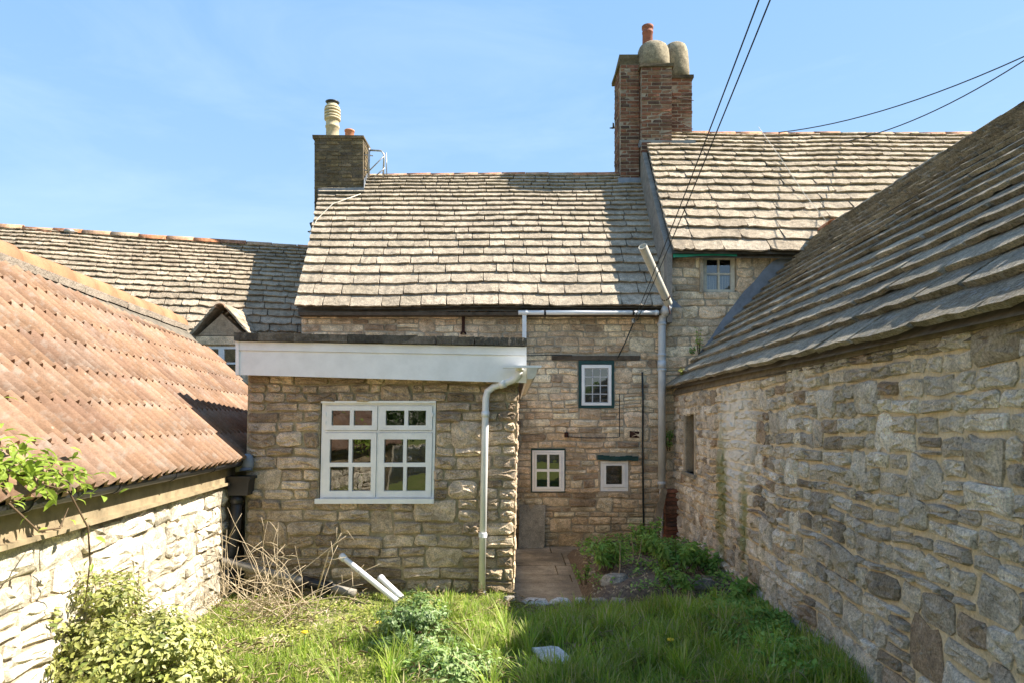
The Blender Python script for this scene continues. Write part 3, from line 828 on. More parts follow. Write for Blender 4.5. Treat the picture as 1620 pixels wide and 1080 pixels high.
MB().add([(2.56, RY2, RZ2 - .03), (11.5, RY2, RZ2 - .03), (11.5, 17, 4.2), (2.56, 17, 4.2)], [(0, 1, 2, 3)]).build('rear_roof_slope', M['slate2'], hr)
ridge_row(roofR, (3.3, RY2, RZ2 - .02), (11.4, RY2, RZ2 - .02), .5, .11, 'ridge', rng, lift=-.03)
MB().prism([(2.455, 10.82, 3.3), (2.455, 17, 3.3), (2.455, 17, 4.15), (2.455, RY2, RZ2 - .05), (2.455, 10.82, EZ2 + .03)], (.085, 0, 0)).build('rendered_gable', M['render'], hr)
MB().box((9.2, 14, 2), (4, 5.6, 4.2)).build('side_wall', M['m_house'], hr)
# window with cream frame, striped blind inside
panes = [Rr(1119.5, 1137, 410, 431.5), Rr(1140, 1157.5, 410, 431.5), Rr(1119.5, 1137, 434, 457.5), Rr(1140, 1157.5, 434, 457.5)]
wfr = window(hr, Wr.plain, Rr(1114, 1164, 406.5, 461), panes, n0=-.05, fm='cream')
bl = Rr(1117, 1160, 434, 459)
mb = MB()
for i in range(12):
    u0 = bl[0] + (bl[1] - bl[0]) * i / 12; u1 = bl[0] + (bl[1] - bl[0]) * (i + 1) / 12
    n0_ = -.15 + .012 * (i % 2); n1_ = -.15 + .012 * ((i + 1) % 2)
    mb.add([Wr.plain(u0, bl[2], n0_), Wr.plain(u1, bl[2], n1_), Wr.plain(u1, bl[3], n1_), Wr.plain(u0, bl[3], n0_)], [(0, 1, 2, 3)])
mb.build('striped_blind', M['stripe'], wfr)
MB().box((UR(1108.5), YR - .03, (VR(404) + VR(463)) / 2), (.07, .08, VR(404) - VR(463)), jit=.012, rng=rng).build('window_jamb', M['m_white'], hr)
# green strip tucked under the eaves
mb = MB(); pts = [(1065, 402, 407.5), (1085, 402.5, 407), (1103, 402, 405), (1130, 402, 404.5), (1150, 402, 405), (1166, 403, 406)]
for (a, t0, b0), (b, t1, b1) in zip(pts, pts[1:]):
    yv = 10.82
    mb.prism([pt(a, t0, yv), pt(b, t1, yv), pt(b, b1, yv), pt(a, b0, yv)], (0, .02, 0))
mb.build('green_eaves_strip', M['green'], hr)
# lead flashing over the lean of the shed roof
mb = MB(); yv = YR - .045
st = [(1252, 412, 404), (1238, 428, 407), (1222, 446, 414), (1207, 462, 428), (1193, 478, 446), (1176, 496, 462), (1160, 516, 484), (1144, 536, 504), (1126, 562, 532), (1100, 590, 566)]
for (a, l0, u0), (b, l1, u1) in zip(st, st[1:]):
    mb.prism([pt(a, l0, yv), pt(b, l1, yv), pt(b, u1, yv), pt(a, u0, yv)], (0, -.012, 0)); yv -= .0015
mb.build('lead_flashing', M['lead'], hr)
mb = MB().prism([pt(1061, 470, 10.9), pt(1078, 487, 10.9), pt(1061, 487, 10.9)], (0, -.02, 0)); mb.build('lead_apron', M['lead'], hr)
# clustered chimney
chR = MB().box((2.62, 13.6, 7.85), (.8, .7, 1.3)).build('chimney', M['m_brick'], hr)
chR['label'] = 'tall clustered brick chimney with two rounded rendered hoods'
brick_stack(chR, 2.07, 2.44, 13.06, 13.8, 6.1, 8.56, 'brick', 'm_brick', rng)
brick_stack(chR, 2.44, 3.02, 12.88, 13.55, 6.8, 8.42, 'brick', 'm_brick', rng)
brick_stack(chR, 3.05, 3.47, 13.14, 13.75, 6.9, 8.34, 'brick', 'm_brick', rng)
cm = MB()
cm.box((2.265, 13.5, 8.59), (.46, .84, .07), jit=.01, rng=rng); cm.box((2.27, 13.5, 8.69), (.40, .8, .15), jit=.012, rng=rng)
cm.build('chimney_cap', M['sbrick'], chR)
MB().box((2.73, 13.2, 8.45), (.64, .70, .07), jit=.01, rng=rng).build('chimney_cap', M['sbrick'], chR)
MB().box((3.26, 13.43, 8.37), (.48, .64, .06), jit=.01, rng=rng).build('chimney_cap', M['sbrick'], chR)
hood = [(.305, 0), (.315, .12), (.31, .28), (.295, .40), (.262, .48), (.20, .525), (.1, .54)]
MB().lathe((2.73, 13.2, 8.48), hood, 18, sy=.95).build('chimney_hood', M['hood'], chR, True)
hood2 = [(.245, 0), (.255, .2), (.25, .45), (.24, .6), (.21, .70), (.15, .745), (.06, .755)]
o = MB().lathe((3.245, 13.45, 8.40), hood2, 18).build('chimney_hood', M['hood'], chR, True); o.rotation_euler = (0, -.05, 0)
pp = pt(1024.5, 40, 13.75)
MB().lathe((pp.x, 13.75, 8.7), [(.115, 0), (.108, .5), (.102, .84), (.112, .85), (.112, .875), (.102, .88), (.104, .93), (.118, .94), (.118, .99), (.10, 1.0), (.08, .99), (.07, .7)], 14).build('chimney_pot', M['pot'], chR, True)
mb = MB(); mb.box((2.28, 13.07, 6.33), (.5, .1, .12), jit=.02, rng=rng); mb.box((2.95, 12.95, 6.98), (1.05, .14, .1), jit=.02, rng=rng)
mb.build('lead_flashing', M['lead'], chR)
mb = MB(); mb.tube([(2.4, 12.95, 8.03), (3.03, 12.95, 8.03), (3.09, 13.1, 7.97), (3.49, 13.12, 7.9)], .007, 5)
mb.tube([(2.4, 12.95, 7.5), (3.03, 12.95, 7.47), (3.48, 13.12, 7.35)], .006, 5)
mb.build('chimney_strap', M['rust'], chR, True)
# white cord lying on the slates
cable([PR(.245, 1.0) + NR * .16, PR(.262, .7) + NR * .13, PR(.275, .4) + NR * .13, PR(.29, .18) + NR * .14], .005, hr, 'opipe', 'roof_cord')

# ------------------------------------------------------------------ flat-roofed extension
rng = random.Random(21)
YE = 6.9; YF = 6.72
ext = thing('stone_extension', 'single storey stone extension with flat roof, white fascia and large white window', 'extension', (-1.3, 8.5, 0))
UE = lambda px: (px - CX) / F * YE
VE = lambda py: CH - (py - HY) / F * YE
lean = lambda u, v: u + .022 * (v - 1.2)
base_E = frame((0, YE, 0), (1, 0, 0), (0, -1, 0), warp=.022, seed=17)
We = lambda u, v, n=0.0: base_E(lean(u, v), v, n)
Wep = lambda u, v, n=0.0: base_E.plain(lean(u, v), v, n)
UEL = lambda px, py: UE(px) - .022 * (VE(py) - 1.2)          # pixel -> u before the lean
def RE(a, b, c, d):
    py = (c + d) / 2
    return (UEL(a, py), UEL(b, py), VE(d), VE(c))
TOPZ = 2.20
win_e = RE(506, 689, 636, 789)
rect = (UEL(389, 765), UEL(815, 770), -.3, TOPZ)
wall = MB().plate(Wep, rect, [win_e], 0, -.3).build('wall', M['m_ext'], ext)
cells = courses((rect[0] + .0, rect[1] - .0, -.08, TOPZ - .01), .108, .27, rng, breaks=(VE(789), VE(636)), holes=[win_e], tall=.05, split=.07, wild=.3)
# every corner stone turns the corner: return stones on the side wall
lay_stones(wall, We, cells, 'ext', .015, .027, rng, rough=1.2)
XS = UEL(815, 770)
Ws0 = frame((0, 0, 0), (0, 1, 0), (1, 0, 0), warp=.02, seed=4)
def Ws(u, v, n=0.0):
    p = Ws0(u, v, n); return Vector((p.x + XS + .022 * (v - 1.2), p.y, p.z))
side = MB().prism([(XS - .05 + .022 * -1.5, 7.2, -.3), (XS - .05 + .022 * 1.0, 7.2, TOPZ), (XS - .05 + .022 * 1.0, 10.99, TOPZ), (XS - .05 + .022 * -1.5, 10.99, -.3)], (.045, 0, 0)).build('side_wall', M['m_ext'], ext)
cells = courses((6.92, 10.96, -.29, TOPZ - .01), .13, .32, rng)
lay_stones(side, Ws, cells, 'ext', .015, .016, rng, limit=160, rough=.7)
XL = UEL(389, 765)
MB().prism([(XL + .022 * -1.5, 7.2, -.3), (XL + .022, 7.2, TOPZ), (XL + .022, 10.99, TOPZ), (XL - .033, 10.99, -.3)], (.25, 0, 0)).build('side_wall', M['ext_mass'], ext)
# flat roof, fascia, edge slabs
pF = lambda px, py: pt(px, py, YF)
fx0, fx1 = pF(375, 560).x, pF(833, 570).x
FB, FT = 2.185, 2.509                                   # left end; the right end hangs lower
zb = lambda x: FB + (x - fx0) / (fx1 - fx0) * (2.105 - FB)
zt = lambda x: FT + (x - fx0) / (fx1 - fx0) * (2.457 - FT)
def slabbox(x0, x1, za0, za1, zb0, zb1, y0, y1):
    return MB().prism([(x0, y0, za0), (x1, y0, za1), (x1, y0, zb1), (x0, y0, zb0)], (0, y1 - y0, 0))
slabbox(fx0, fx1, zb(fx0), zb(fx1), zt(fx0) - .085, zt(fx1) - .085, YF + .012, YF + .035).build('fascia', M['white'], ext)
slabbox(fx0, fx1, zt(fx0) - .083, zt(fx1) - .083, zt(fx0), zt(fx1), YF, YF + .035).build('fascia_trim', M['white'], ext)
slabbox(fx0 - .012, fx0 + .02, zb(fx0) - .005, zb(fx0), zt(fx0) + .003, zt(fx0) + .002, YF - .008, YF + .04).build('fascia_end', M['white'], ext)
MB().prism([(fx1 - .02, YF + .037, zb(fx1) + .002), (fx1 - .02, 10.97, 2.10), (fx1 - .02, 10.97, 2.46), (fx1 - .02, YF + .037, zt(fx1) - .002)], (.02, 0, 0)).build('fascia', M['white'], ext)
slabbox(fx0 + .02, fx1 - .03, zb(fx0) + .02, zb(fx1) + .02, zb(fx0) + .035, zb(fx1) + .035, YF + .037, YE + .1).build('soffit', M['cream'], ext)
slabbox(fx0 - .005, fx1 + .005, zt(fx0) - .05, zt(fx1) - .05, zt(fx0) + .01, zt(fx1) + .01, YF + .04, 10.98).build('roof', M['felt'], ext)
xs_ = [373, 411, 551, 690, 751, 789, 815, 834]
for a, b in zip(xs_, xs_[1:]):
    x0, x1 = pF(a, 0).x + .004, pF(b, 0).x - .004
    mb = MB(); n = 5
    for i in range(n):
        u = x0 + (x1 - x0) * (i + .5) / n
        mb.box((u, YF + .10, zt(u) + .045), ((x1 - x0) / n + .002, .28, .075), jit=.005, rng=rng)
    mb.build('edge_slab', M['felt'], ext)
# big white window of four lights, twelve panes
P_ = []
for xa, xb in ((525, 554), (560, 589), (610.5, 640), (646, 674)): P_.append(RE(xa, xb, 648.5, 672))
for xa, xb in ((522, 552), (557.5, 587), (608, 638), (643.5, 673.5)): P_.append(RE(xa, xb, 694, 731)); P_.append(RE(xa, xb, 737.5, 775.5))
S_ = [{'rect': RE(515, 597.5, 641, 680)}, {'rect': RE(600, 684.5, 641, 680)}, {'rect': RE(512, 595.5, 683.5, 786)}, {'rect': RE(598, 683.5, 683.5, 786)}]
we = window(ext, Wep, RE(508, 688, 637, 788), P_, S_, n0=.0, sn=.014, sill=RE(500, 687, 787.5, 795))
MB().plate(Wep, RE(509, 690, 633.5, 637), [], .03, -.02).build('drip_strip', M['white'], we)
for c in ((515, 668), (515, 655), (684, 655)):
    MB().plate(Wep, RE(c[0] - 1.5, c[0] + 1.5, c[1] - 3, c[1] + 3), [], .024, .0).build('hinge', M['white'], we)
# ogee gutter along the right eaves, swan neck and downpipe
gm = MB(); gx = fx1 + .001
prof = [(0, 2.245), (.105, 2.265), (.125, 2.262), (.125, 2.25), (.10, 2.225), (.085, 2.165), (.055, 2.135), (0, 2.13)]
gm.prism([(gx + a, YF - .14, b) for a, b in prof], (0, 4.0, 0))
gut = gm.build('gutter', M['cream'], ext)
MB().box((gx - .045, YF - .1, 2.253), (.37, .09, .022)).build('gutter_end', M['upvc'], gut)
Q = lambda px, py, o: pt(px, py, YE - o)
dp = MB().tube([Q(822, 584, .20), Q(821, 592, .2), Q(815, 599, .18), Q(800, 605, .14), Q(781, 611, .10), Q(771, 619, .09), Q(768.5, 630, .085), Q(768, 650, .085), Q(762.2, 936, .085)],
               [.032, .034, .034, .034, .034, .035, .035, .035, .035], 14).build('downpipe', M['upvc'], ext, True)
for a, b in (((768.1, 650), (767.8, 659)), ((800, 605.5), (791, 608)), ((822, 586), (822, 579))):
    MB().tube([Q(*a, .085 if a[0] < 780 else .15 if a[0] < 810 else .2), Q(*b, .085 if a[0] < 780 else .13 if a[0] < 810 else .2)], .041, 14).build('pipe_socket', M['upvc'], dp, True)
MB().tube([Q(763.9, 842, .085), Q(763.8, 849, .085)], .042, 14).bar(Q(757, 845, .06), Q(771, 845, .06), .02, .02).build('pipe_bracket', M['upvc'], dp)
MB().tube([Q(762.2, 933, .085), Q(762.1, 944, .085)], .045, 14).build('pipe_shoe', M['black'], dp, True)

# ------------------------------------------------------------------ house on the left, beyond the garage
rng = random.Random(31)
hl = thing('low_stone_house', 'low stone house on the left with lichened slates, orange ridge tiles and a gabled dormer', 'house', (-6.5, 13, 0))
d = Vector((4.98, 1.4, 0)).normalized(); nh = Vector((d.y, -d.x, 0))
A0 = Vector((-9, 12, 5.14)); 
RLl = A0 - d * 2.4; RRl = A0 + d * 5.9
run, drop = 2.05, 2.25
ELl = RLl + nh * run - Vector((0, 0, drop)); ERl = RRl + nh * run - Vector((0, 0, drop))
g = [.25 * (.955 ** i) + .01 for i in range(20)]
def visl(p):
    q = proj(p); return q[0] < 490 and q[0] > -20 and (q[1] < 530) and q[1] < 385 + (q[0]) * .46 + 25
roofL, PL, NL = slate_roof(hl, ELl, ERl, RLl, RRl, g, .36, .03, 'slate2', rng, rag=.6, sag=.05, rough=.8, vis=visl)
ridge_row(roofL, RLl, RRl, .45, .11, 'ridge', rng, lift=-.03)
MB().add([RLl - Vector((0, 0, .03)), RRl - Vector((0, 0, .03)), RRl - nh * 2.4 - Vector((0, 0, 2.7)), RLl - nh * 2.4 - Vector((0, 0, 2.7))], [(0, 1, 2, 3)]).build('rear_roof_slope', M['slate2'], hl)
a = ELl - nh * .18; b = ERl - nh * .18
MB().prism([(a.x, a.y, -.36), (b.x, b.y, -.36), (b.x, b.y, 2.95), (a.x, a.y, 2.95)], -nh * .3).build('wall', M['house_mass'], hl)
# dormer
YD = 11.0
D = lambda px, py, o=0: pt(px, py, YD + o)
apex, fl_, fr_ = D(351, 492), D(309, 531), D(392, 531)
dm = MB().prism([fl_ + Vector((.04, 0, 0)), fr_ - Vector((.04, 0, 0)), apex - Vector((0, 0, .05))], (0, .3, 0)).build('dormer', M['house'], hl)
MB().prism([D(318, 606), D(388, 606), D(388, 532), D(318, 532)], (0, .9, 0)).build('dormer_wall', M['house_mass'], dm)
MB().box((D(350, 540).x, YD - .03, D(0, 539).z), (.74, .1, .13), jit=.012, rng=rng).build('stone_lintel', M['house'], dm)
for e0, e1, nm in ((fl_, apex, 0), (fr_, apex, 1)):
    ed = (e1 - e0); L = ed.length; ed.normalize(); up = Vector((-ed.z, 0, ed.x)); 
    if up.z < 0: up = -up
    for k in range(5):
        for j in range(3):
            q = e0 + ed * (L * (k + .5) / 5) + up * (.05 + .012 * k) + Vector((0, -.08 + .34 * j + .17, 0))
            mb = MB(); ang = math.atan2(ed.z, ed.x)
            mb.box(q, (L / 5 + .05, .33, .03), Matrix.Rotation(-ang - (.08 if nm == 0 else -.08), 3, 'Y'), jit=.008, rng=rng)
            mb.build('slate', M['slate2'], dm)
for j in range(2):
    mb = MB(); half_round(mb, apex + Vector((0, -.08 + j * .5, .04)), apex + Vector((0, .4 + j * .5, .04)), .09, (0, 0, 1)); mb.build('ridge_tile', M['ridge'], dm, True)
Wd = frame((0, YD - .02, 0), (1, 0, 0), (0, -1, 0)).plain
UD = lambda px: (px - CX) / F * YD
VD = lambda py: CH - (py - HY) / F * YD
Rd = lambda a, b, c, d: (UD(a), UD(b), VD(d), VD(c))
wd = window(hl, Wd, Rd(322, 381, 548, 606), [Rd(327, 347, 552, 573), Rd(327, 347, 576, 602), Rd(356, 376, 552, 573), Rd(356, 376, 576, 602)], n0=.015)
mb = MB()
for s, e in ((325, 336), (370, 379)):
    for i in range(4):
        p0 = s + (e - s) * i / 4; p1 = s + (e - s) * (i + 1) / 4
        mb.add([Wd(UD(p0), VD(604), -.1 - .02 * (i % 2)), Wd(UD(p1), VD(604), -.1 - .02 * ((i + 1) % 2)), Wd(UD(p1), VD(549), -.1 - .02 * ((i + 1) % 2)), Wd(UD(p0), VD(549), -.1 - .02 * (i % 2))], [(0, 1, 2, 3)])
mb.build('curtain', M['curtain'], wd)
vp = PL(.345, .965)
vp = pt(110, 381, 12.2); 
MB().tube([vp - Vector((0, 0, .15)), vp + Vector((0, 0, .13))], .055, 12).lathe(vp + Vector((0, 0, .13)), [(.06, 0), (.085, .01), (.09, .05), (.075, .06), (.03, .07)], 12).build('vent_pipe', M['zinc'], hl, True)

# ------------------------------------------------------------------ garage with clay roll tiles
rng = random.Random(41)
ga = thing('outbuilding', 'low stone outbuilding on the left under a red roll tile roof', 'outbuilding', (-3.5, 5.5, 0))
gd = Vector((-.107, 1, 0)).normalized(); gn = Vector((1, .107, 0)).normalized(); LU = math.sqrt(1 + .107 ** 2)
G = lambda lat, Y, z: Vector((-lat - .107 * Y, Y, z))
Y0g, Y1g = 1.2, 10.2
e0, e1 = G(1.98, Y0g, 1.345), G(1.98, Y1g, 1.345)
r0, r1 = G(3.9, Y0g, 3.26), G(3.9, Y1g, 3.26)
sl = (r0 - e0); SL = sl.length; sl.normalize()
tn = gd.cross(sl) * -1
if tn.z < 0: tn = -tn
deck = MB().prism([e0 - tn * .03, e1 - tn * .03, r1 - tn * .03, r0 - tn * .03], -tn * .05).build('roof', M['deck'], ga)
MB().prism([r0 - tn * .03, r1 - tn * .03, G(5.9, Y1g, 1.3), G(5.9, Y0g, 1.3)], (0, 0, -.05)).build('rear_roof_slope', M['tile'], ga)
gauge = .345; tw = .30; tl = .41
def tile_mesh(i):
    r = random.Random(i); vs = []; fs = []; nc = 12
    prof = lambda f: .048 * (max(0.0, math.sin(2 * math.pi * 2 * f - .6)) ** .8) + .002
    for k, (t, dn) in enumerate(((0, .027), (tl, .006))):
        for j in range(nc + 1):
            f = j / nc; vs.append((f * tw, t, prof(f) + dn + r.uniform(-.001, .001)))
    for j in range(nc + 1):
        f = j / nc; vs.append((f * tw, .003, prof(f) + .027 - .030))
    c = nc + 1
    for j in range(nc):
        fs += [(j, j + 1, c + j + 1, c + j), (2 * c + j, 2 * c + j + 1, j + 1, j)]
    me = bpy.data.meshes.new('roof_tile'); me.from_pydata(vs, [], fs); setmats(me, M['tile'])
    me.polygons.foreach_set('use_smooth', [k % 2 == 0 for k in range(len(fs))])
    return me
tiles = [tile_mesh(i) for i in range(3)]
rows = 8; Lg = (e1 - e0).length; ncol = int(Lg / tw)
Rm = Matrix((gd, sl, tn)).transposed()
grid = []
for k in range(rows + 1):
    for c in range(ncol):
        p = e0 + gd * (c * tw) + sl * (k * gauge - .03 + rng.uniform(-.007, .007) - (rng.uniform(.015, .04) if rng.random() < .04 else 0))
        grid.append((p, k))
grid = [x for x in grid if (x[0] - e0).dot(sl) < SL - .04]
grid.sort(key=lambda x: x[0].y, reverse=True)
rest = MB()
for i, (p, k) in enumerate(grid):
    me = rng.choice(tiles)
    vis_ = proj(p + gd * tw)[0] > -40
    tt = min(tl, SL - (p - e0).dot(sl)) / tl
    R2 = Matrix.Rotation(rng.uniform(-.004, .004), 3, 'Z')
    if vis_ and i < 296:
        o = bpy.data.objects.new('roof_tile', me); link(o, deck, p + tn * rng.uniform(-.002, .004))
        o.rotation_euler = (Rm @ R2).to_euler(); o.scale = (1, tt, 1)
    else:
        rest.add([p + Rm @ Vector(v.co) for v in me.vertices], [tuple(q.vertices) for q in me.polygons])
if rest.v: rest.build('roof_tiling', M['tile'], deck, stuff=True)
ridge_row(deck, r0 + Vector((0, 0, .02)), r1 + Vector((0, 0, .02)), .46, .155, 'terra', rng, lift=-.155, vs_=1.25)
mb = MB()
for i in range(18):
    a = r0.lerp(r1, i / 18); b = r0.lerp(r1, (i + 1) / 18)
    q = -sl * (.245 + rng.uniform(-.012, .012)) - tn * .012
    mb.add([a + q, b + q, b - sl * .195 + tn * .046, a - sl * .195 + tn * .046], [(0, 1, 2, 3)])
mb.build('ridge_mortar', M['m_brick'], ga)
# verge end and gable walls
MB().prism([G(1.98, Y1g, 1.3), r1 - tn * .05, G(5.9, Y1g, 1.28), G(5.9, Y1g, -.3), G(2.2, Y1g, -.3)], (0, -.2, 0)).build('gable_wall', M['lime_mass'], ga)
MB().prism([G(1.98, Y0g + .2, 1.3), r0 - tn * .05, G(5.9, Y0g + .2, 1.28), G(5.9, Y0g + .2, -.3), G(2.2, Y0g + .2, -.3)], (0, .2, 0)).build('gable_wall', M['lime_mass'], ga)
# wall
Og = G(2.15, 1.4, 0)
Wg = frame(Og, gd, gn, warp=.05, ws=1.6, seed=29)
LW = (G(2.15, 6.86, 0) - Og).length
wallg = MB().plate(Wg.plain, (0, LW, -.36, 1.12), [], 0, -.3).build('wall', M['m_white'], ga)
MB().plate(Wg.plain, (LW + .0, LW + 3.3, -.36, 1.12), [], -.02, -.3).build('wall', M['lime_mass'], ga)
cells = courses((0, LW, -.1, 1.10), .15, .32, rng, tall=.12, split=.12, wild=.5)
lay_stones(wallg, Wg, cells, 'lime', .014, .026, rng, rough=1.3)
# fascia, gutter, hopper, downpipe
MB().prism([G(2.12, 1.4, 1.095), G(2.12, 7.0, 1.095), G(2.12, 7.0, 1.305), G(2.12, 1.4, 1.305)], gn * .03).build('fascia', M['fascia'], ga)
MB().prism([G(2.09, 1.4, 1.10), G(2.09, 7.0, 1.10), G(2.09, 7.0, 1.125), G(2.09, 1.4, 1.125)], gn * .03).build('fascia_trim', M['fascia'], ga)
gm = MB(); n = 8; vs = []
for Yq in (1.4, 6.98):
    for rr in (.058, .053):
        for i in range(n):
            th = math.pi + math.pi * i / (n - 1)
            vs.append(G(2.015, Yq, 1.335) + gn * (rr * math.cos(th)) + Vector((0, 0, rr * math.sin(th))))
fs = []
for i in range(n - 1):
    fs += [(i, i + 1, 2 * n + i + 1, 2 * n + i), (n + i + 1, n + i, 3 * n + i, 3 * n + i + 1), (2 * n + i, 2 * n + i + 1, 3 * n + i + 1, 3 * n + i)]
fs += [(0, 2 * n, 3 * n, n), (n - 1, 2 * n - 1, 4 * n - 1, 3 * n - 1)]
gutg = gm.add(vs, fs).build('gutter', M['black'], ga, fix=True)
for Yq in (2.4, 3.3, 4.2, 5.1, 6.0, 6.8):
    vs = []; fs = []
    for dy in (-.012, .012):
        for rr in (.064, .0585):
            for i in range(n):
                th = math.pi + math.pi * i / (n - 1)
                vs.append(G(2.015, Yq + dy, 1.335) + gn * (rr * math.cos(th)) + Vector((0, 0, rr * math.sin(th))))
    for i in range(n - 1):
        fs += [(i, i + 1, 2 * n + i + 1, 2 * n + i), (i + 1, i, n + i, n + i + 1), (2 * n + i, 2 * n + i + 1, 3 * n + i + 1, 3 * n + i)]
    MB().add(vs, fs).build('gutter_bracket', M['black'], gutg)
hp = pt(376, 768, 6.72)
hb = MB().prism([pt(357, 757, 6.72), pt(394, 757, 6.72), pt(391, 783, 6.72), pt(361, 783, 6.72)], (0, .16, 0)).prism([pt(355, 753, 6.70), pt(396, 753, 6.70), pt(396, 757.5, 6.70), pt(355, 757.5, 6.70)], (0, .2, 0))
dpg = hb.build('hopper', M['black'], ga)
MB().tube([pt(375, 782, 6.78), pt(373, 830, 6.78), pt(366, 872, 6.76), pt(356, 893, 6.70)], .052, 12).build('downpipe', M['black'], ga, True)
MB().tube([pt(375, 784, 6.78), pt(374.6, 795, 6.78)], .062, 12).build('pipe_socket', M['black'], ga, True)
mb = MB(); lp = pt(392, 728, 6.84)
mb.lathe(lp + Vector((0, 0, -.10)), [(.05, 0), (.062, .05), (.066, .10), (.05, .15), (.025, .17)], 10, sy=.6)
mb.add([pt(378, 744, 6.75), pt(398, 742, 6.8), pt(398, 732, 6.86), pt(384, 736, 6.9)], [(0, 1, 2, 3)])
mb.build('lead_cowl', M['lead'], ga, True)

# ------------------------------------------------------------------ stone shed on the right
rng = random.Random(57)
sh_ = thing('stone_barn', 'long rubble stone barn on the right with heavy stone slate roof', 'barn', (3.6, 6, 0))
sd = Vector((.06, 1, 0)).normalized(); sn_ = Vector((-1, .06, 0)).normalized()
S = lambda lat, Y, z: Vector((lat + .06 * Y, Y, z))
Y0s, Y1s = .6, 10.985
Os = S(1.97, Y0s, 0); LS = (S(1.97, Y1s, 0) - Os).length
Wsh = frame(Os, sd, sn_, warp=.045, ws=1.5, seed=61)
def us(Y): return (S(1.97, Y, 0) - Os).length
def px_to_Y(px): return 1.97 * F / (px - CX - .06 * F)
ya, yb = px_to_Y(1096), px_to_Y(1086)
hole = (us(px_to_Y(1100)), us(px_to_Y(1085.5)), 1.0, 1.84)
hw = MB().plate(Wsh.plain, (0, LS, -.36, 2.16), [hole], 0, -.4).build('wall', M['m_shed'], sh_)
cells = courses((0, LS, -.2, 2.15), .108, .23, rng, breaks=(1.0, 1.84), holes=[(hole[0] - .12, hole[1] + .1, 1.0, 1.84)], tall=.15, split=.14, wild=.5)
lay_stones(hw, Wsh, cells, 'shed', .020, .025, rng, rough=1.3)
# window opening of the barn
for ua, ub in ((hole[0] - .10, hole[0]), (hole[1], hole[1] + .1)): MB().plate(Wsh.plain, (ua, ub, 1.0, 1.84), [], .02, -.2).build('window_jamb', M['m_house'], sh_)
bw = MB().plate(Wsh.plain, hole, [(hole[0] + .06, hole[1] - .06, 1.06, 1.78)], -.1, -.16).build('window', M['dwood'], sh_)
MB().plate(Wsh.plain, (hole[0] + .06, hole[1] - .06, 1.06, 1.78), [], -.14, -.15).build('pane', M['glass'], bw)
MB().plate(Wsh.plain, hole, [], -.33, -.36).build('dark_interior', M['dark'], bw)
MB().plate(Wsh.plain, (hole[0] - .12, hole[1] + .14, .95, 1.0), [], .045, -.1).build('sill', M['slab'], bw)
# roof
lat_e, lat_r, z_r = 1.86, 4.38, 4.66
E0, E1 = S(lat_e, Y0s, 2.10), S(lat_e, Y1s, 2.25)
R0, R1 = S(lat_r, Y0s, z_r - .27), S(lat_r, Y1s - .02, z_r + .15)
g = [.33 * (.952 ** i) + .015 for i in range(18)]
roofS, PS, NS = slate_roof(sh_, E1, E0, R1, R0, g, .62, .040, 'grey', rng, rag=.32, sag=.015, rough=.4, deckmat='under')
ridge_row(roofS, R1 + Vector((0, -.35, -.01)), R0 + Vector((0, 0, -.01)), .5, .11, 'grey', rng, lift=-.03)
o = MB(); half_round(o, R1 + Vector((-.02, -.33, .0)), R1 + Vector((-.0, .02, .0)), .12, (0, 0, 1), lift=-.02); o.build('ridge_tile', M['ridge'], sh_, True)['label'] = 'red clay end tile of the ridge'
MB().add([R0 - Vector((0, 0, .04)), R1 - Vector((0, 0, .04)), S(6.9, Y1s, 2.2), S(6.9, Y0s, 2.2)], [(0, 1, 2, 3)]).build('rear_roof_slope', M['grey'], sh_)
for Yq in (Y0s + .02, Y1s - .32):
    MB().prism([S(1.99, Yq, -.36), S(6.7, Yq, -.36), S(6.7, Yq, 2.2), S(lat_r, Yq, z_r - .12), S(1.99, Yq, 2.1)], (0, .3, 0)).build('gable_wall', M['shed_mass'], sh_)
MB().prism([S(1.96, Y0s, 2.12), S(1.96, Y1s, 2.16), S(1.99, Y1s, 2.25), S(1.99, Y0s, 2.20)], sn_ * .03).build('eaves_bedding', M['under'], sh_)
# dandelion-like plants growing on the eaves corner
# ------------------------------------------------------------------ tall grey soil pipe and the leaning pipe length
sp = thing('soil_pipe', 'tall grey plastic soil pipe running down the cottage wall', 'pipe', (pt(1047, 0, 10.9).x, 10.88, PZ))
B = lambda px, py, y=10.86: pt(px, py, y)
MB().tube([B(1058, 483, 10.7), B(1053, 492, 10.78), B(1048.5, 501), B(1047, 512), B(1047, 772)], [.066, .064, .06, .06, .06], 14).build('pipe', M['gpipe'], sp, True)
for a, b, r in ((511, 515, .072), (559, 563, .07), (570, 582, .068), (583, 586, .072), (761, 766, .07)):
    MB().tube([B(1047, a), B(1047, b)], r, 14).build('pipe_socket', M['gpipe'], sp, True)
MB().tube([B(1056, 486, 10.72), B(1050.5, 496, 10.8)], .075, 14).build('pipe_socket', M['gpipe'], sp, True)
MB().tube([B(1046.5, 772), B(1046.5, 868)], .032, 10).build('lower_pipe', M['upvc'], sp, True)
vp_ = thing('vent_pipe', 'off white length of pipe leaning up over the roof edge, its top open', 'pipe', B(1058, 482, 10.70))
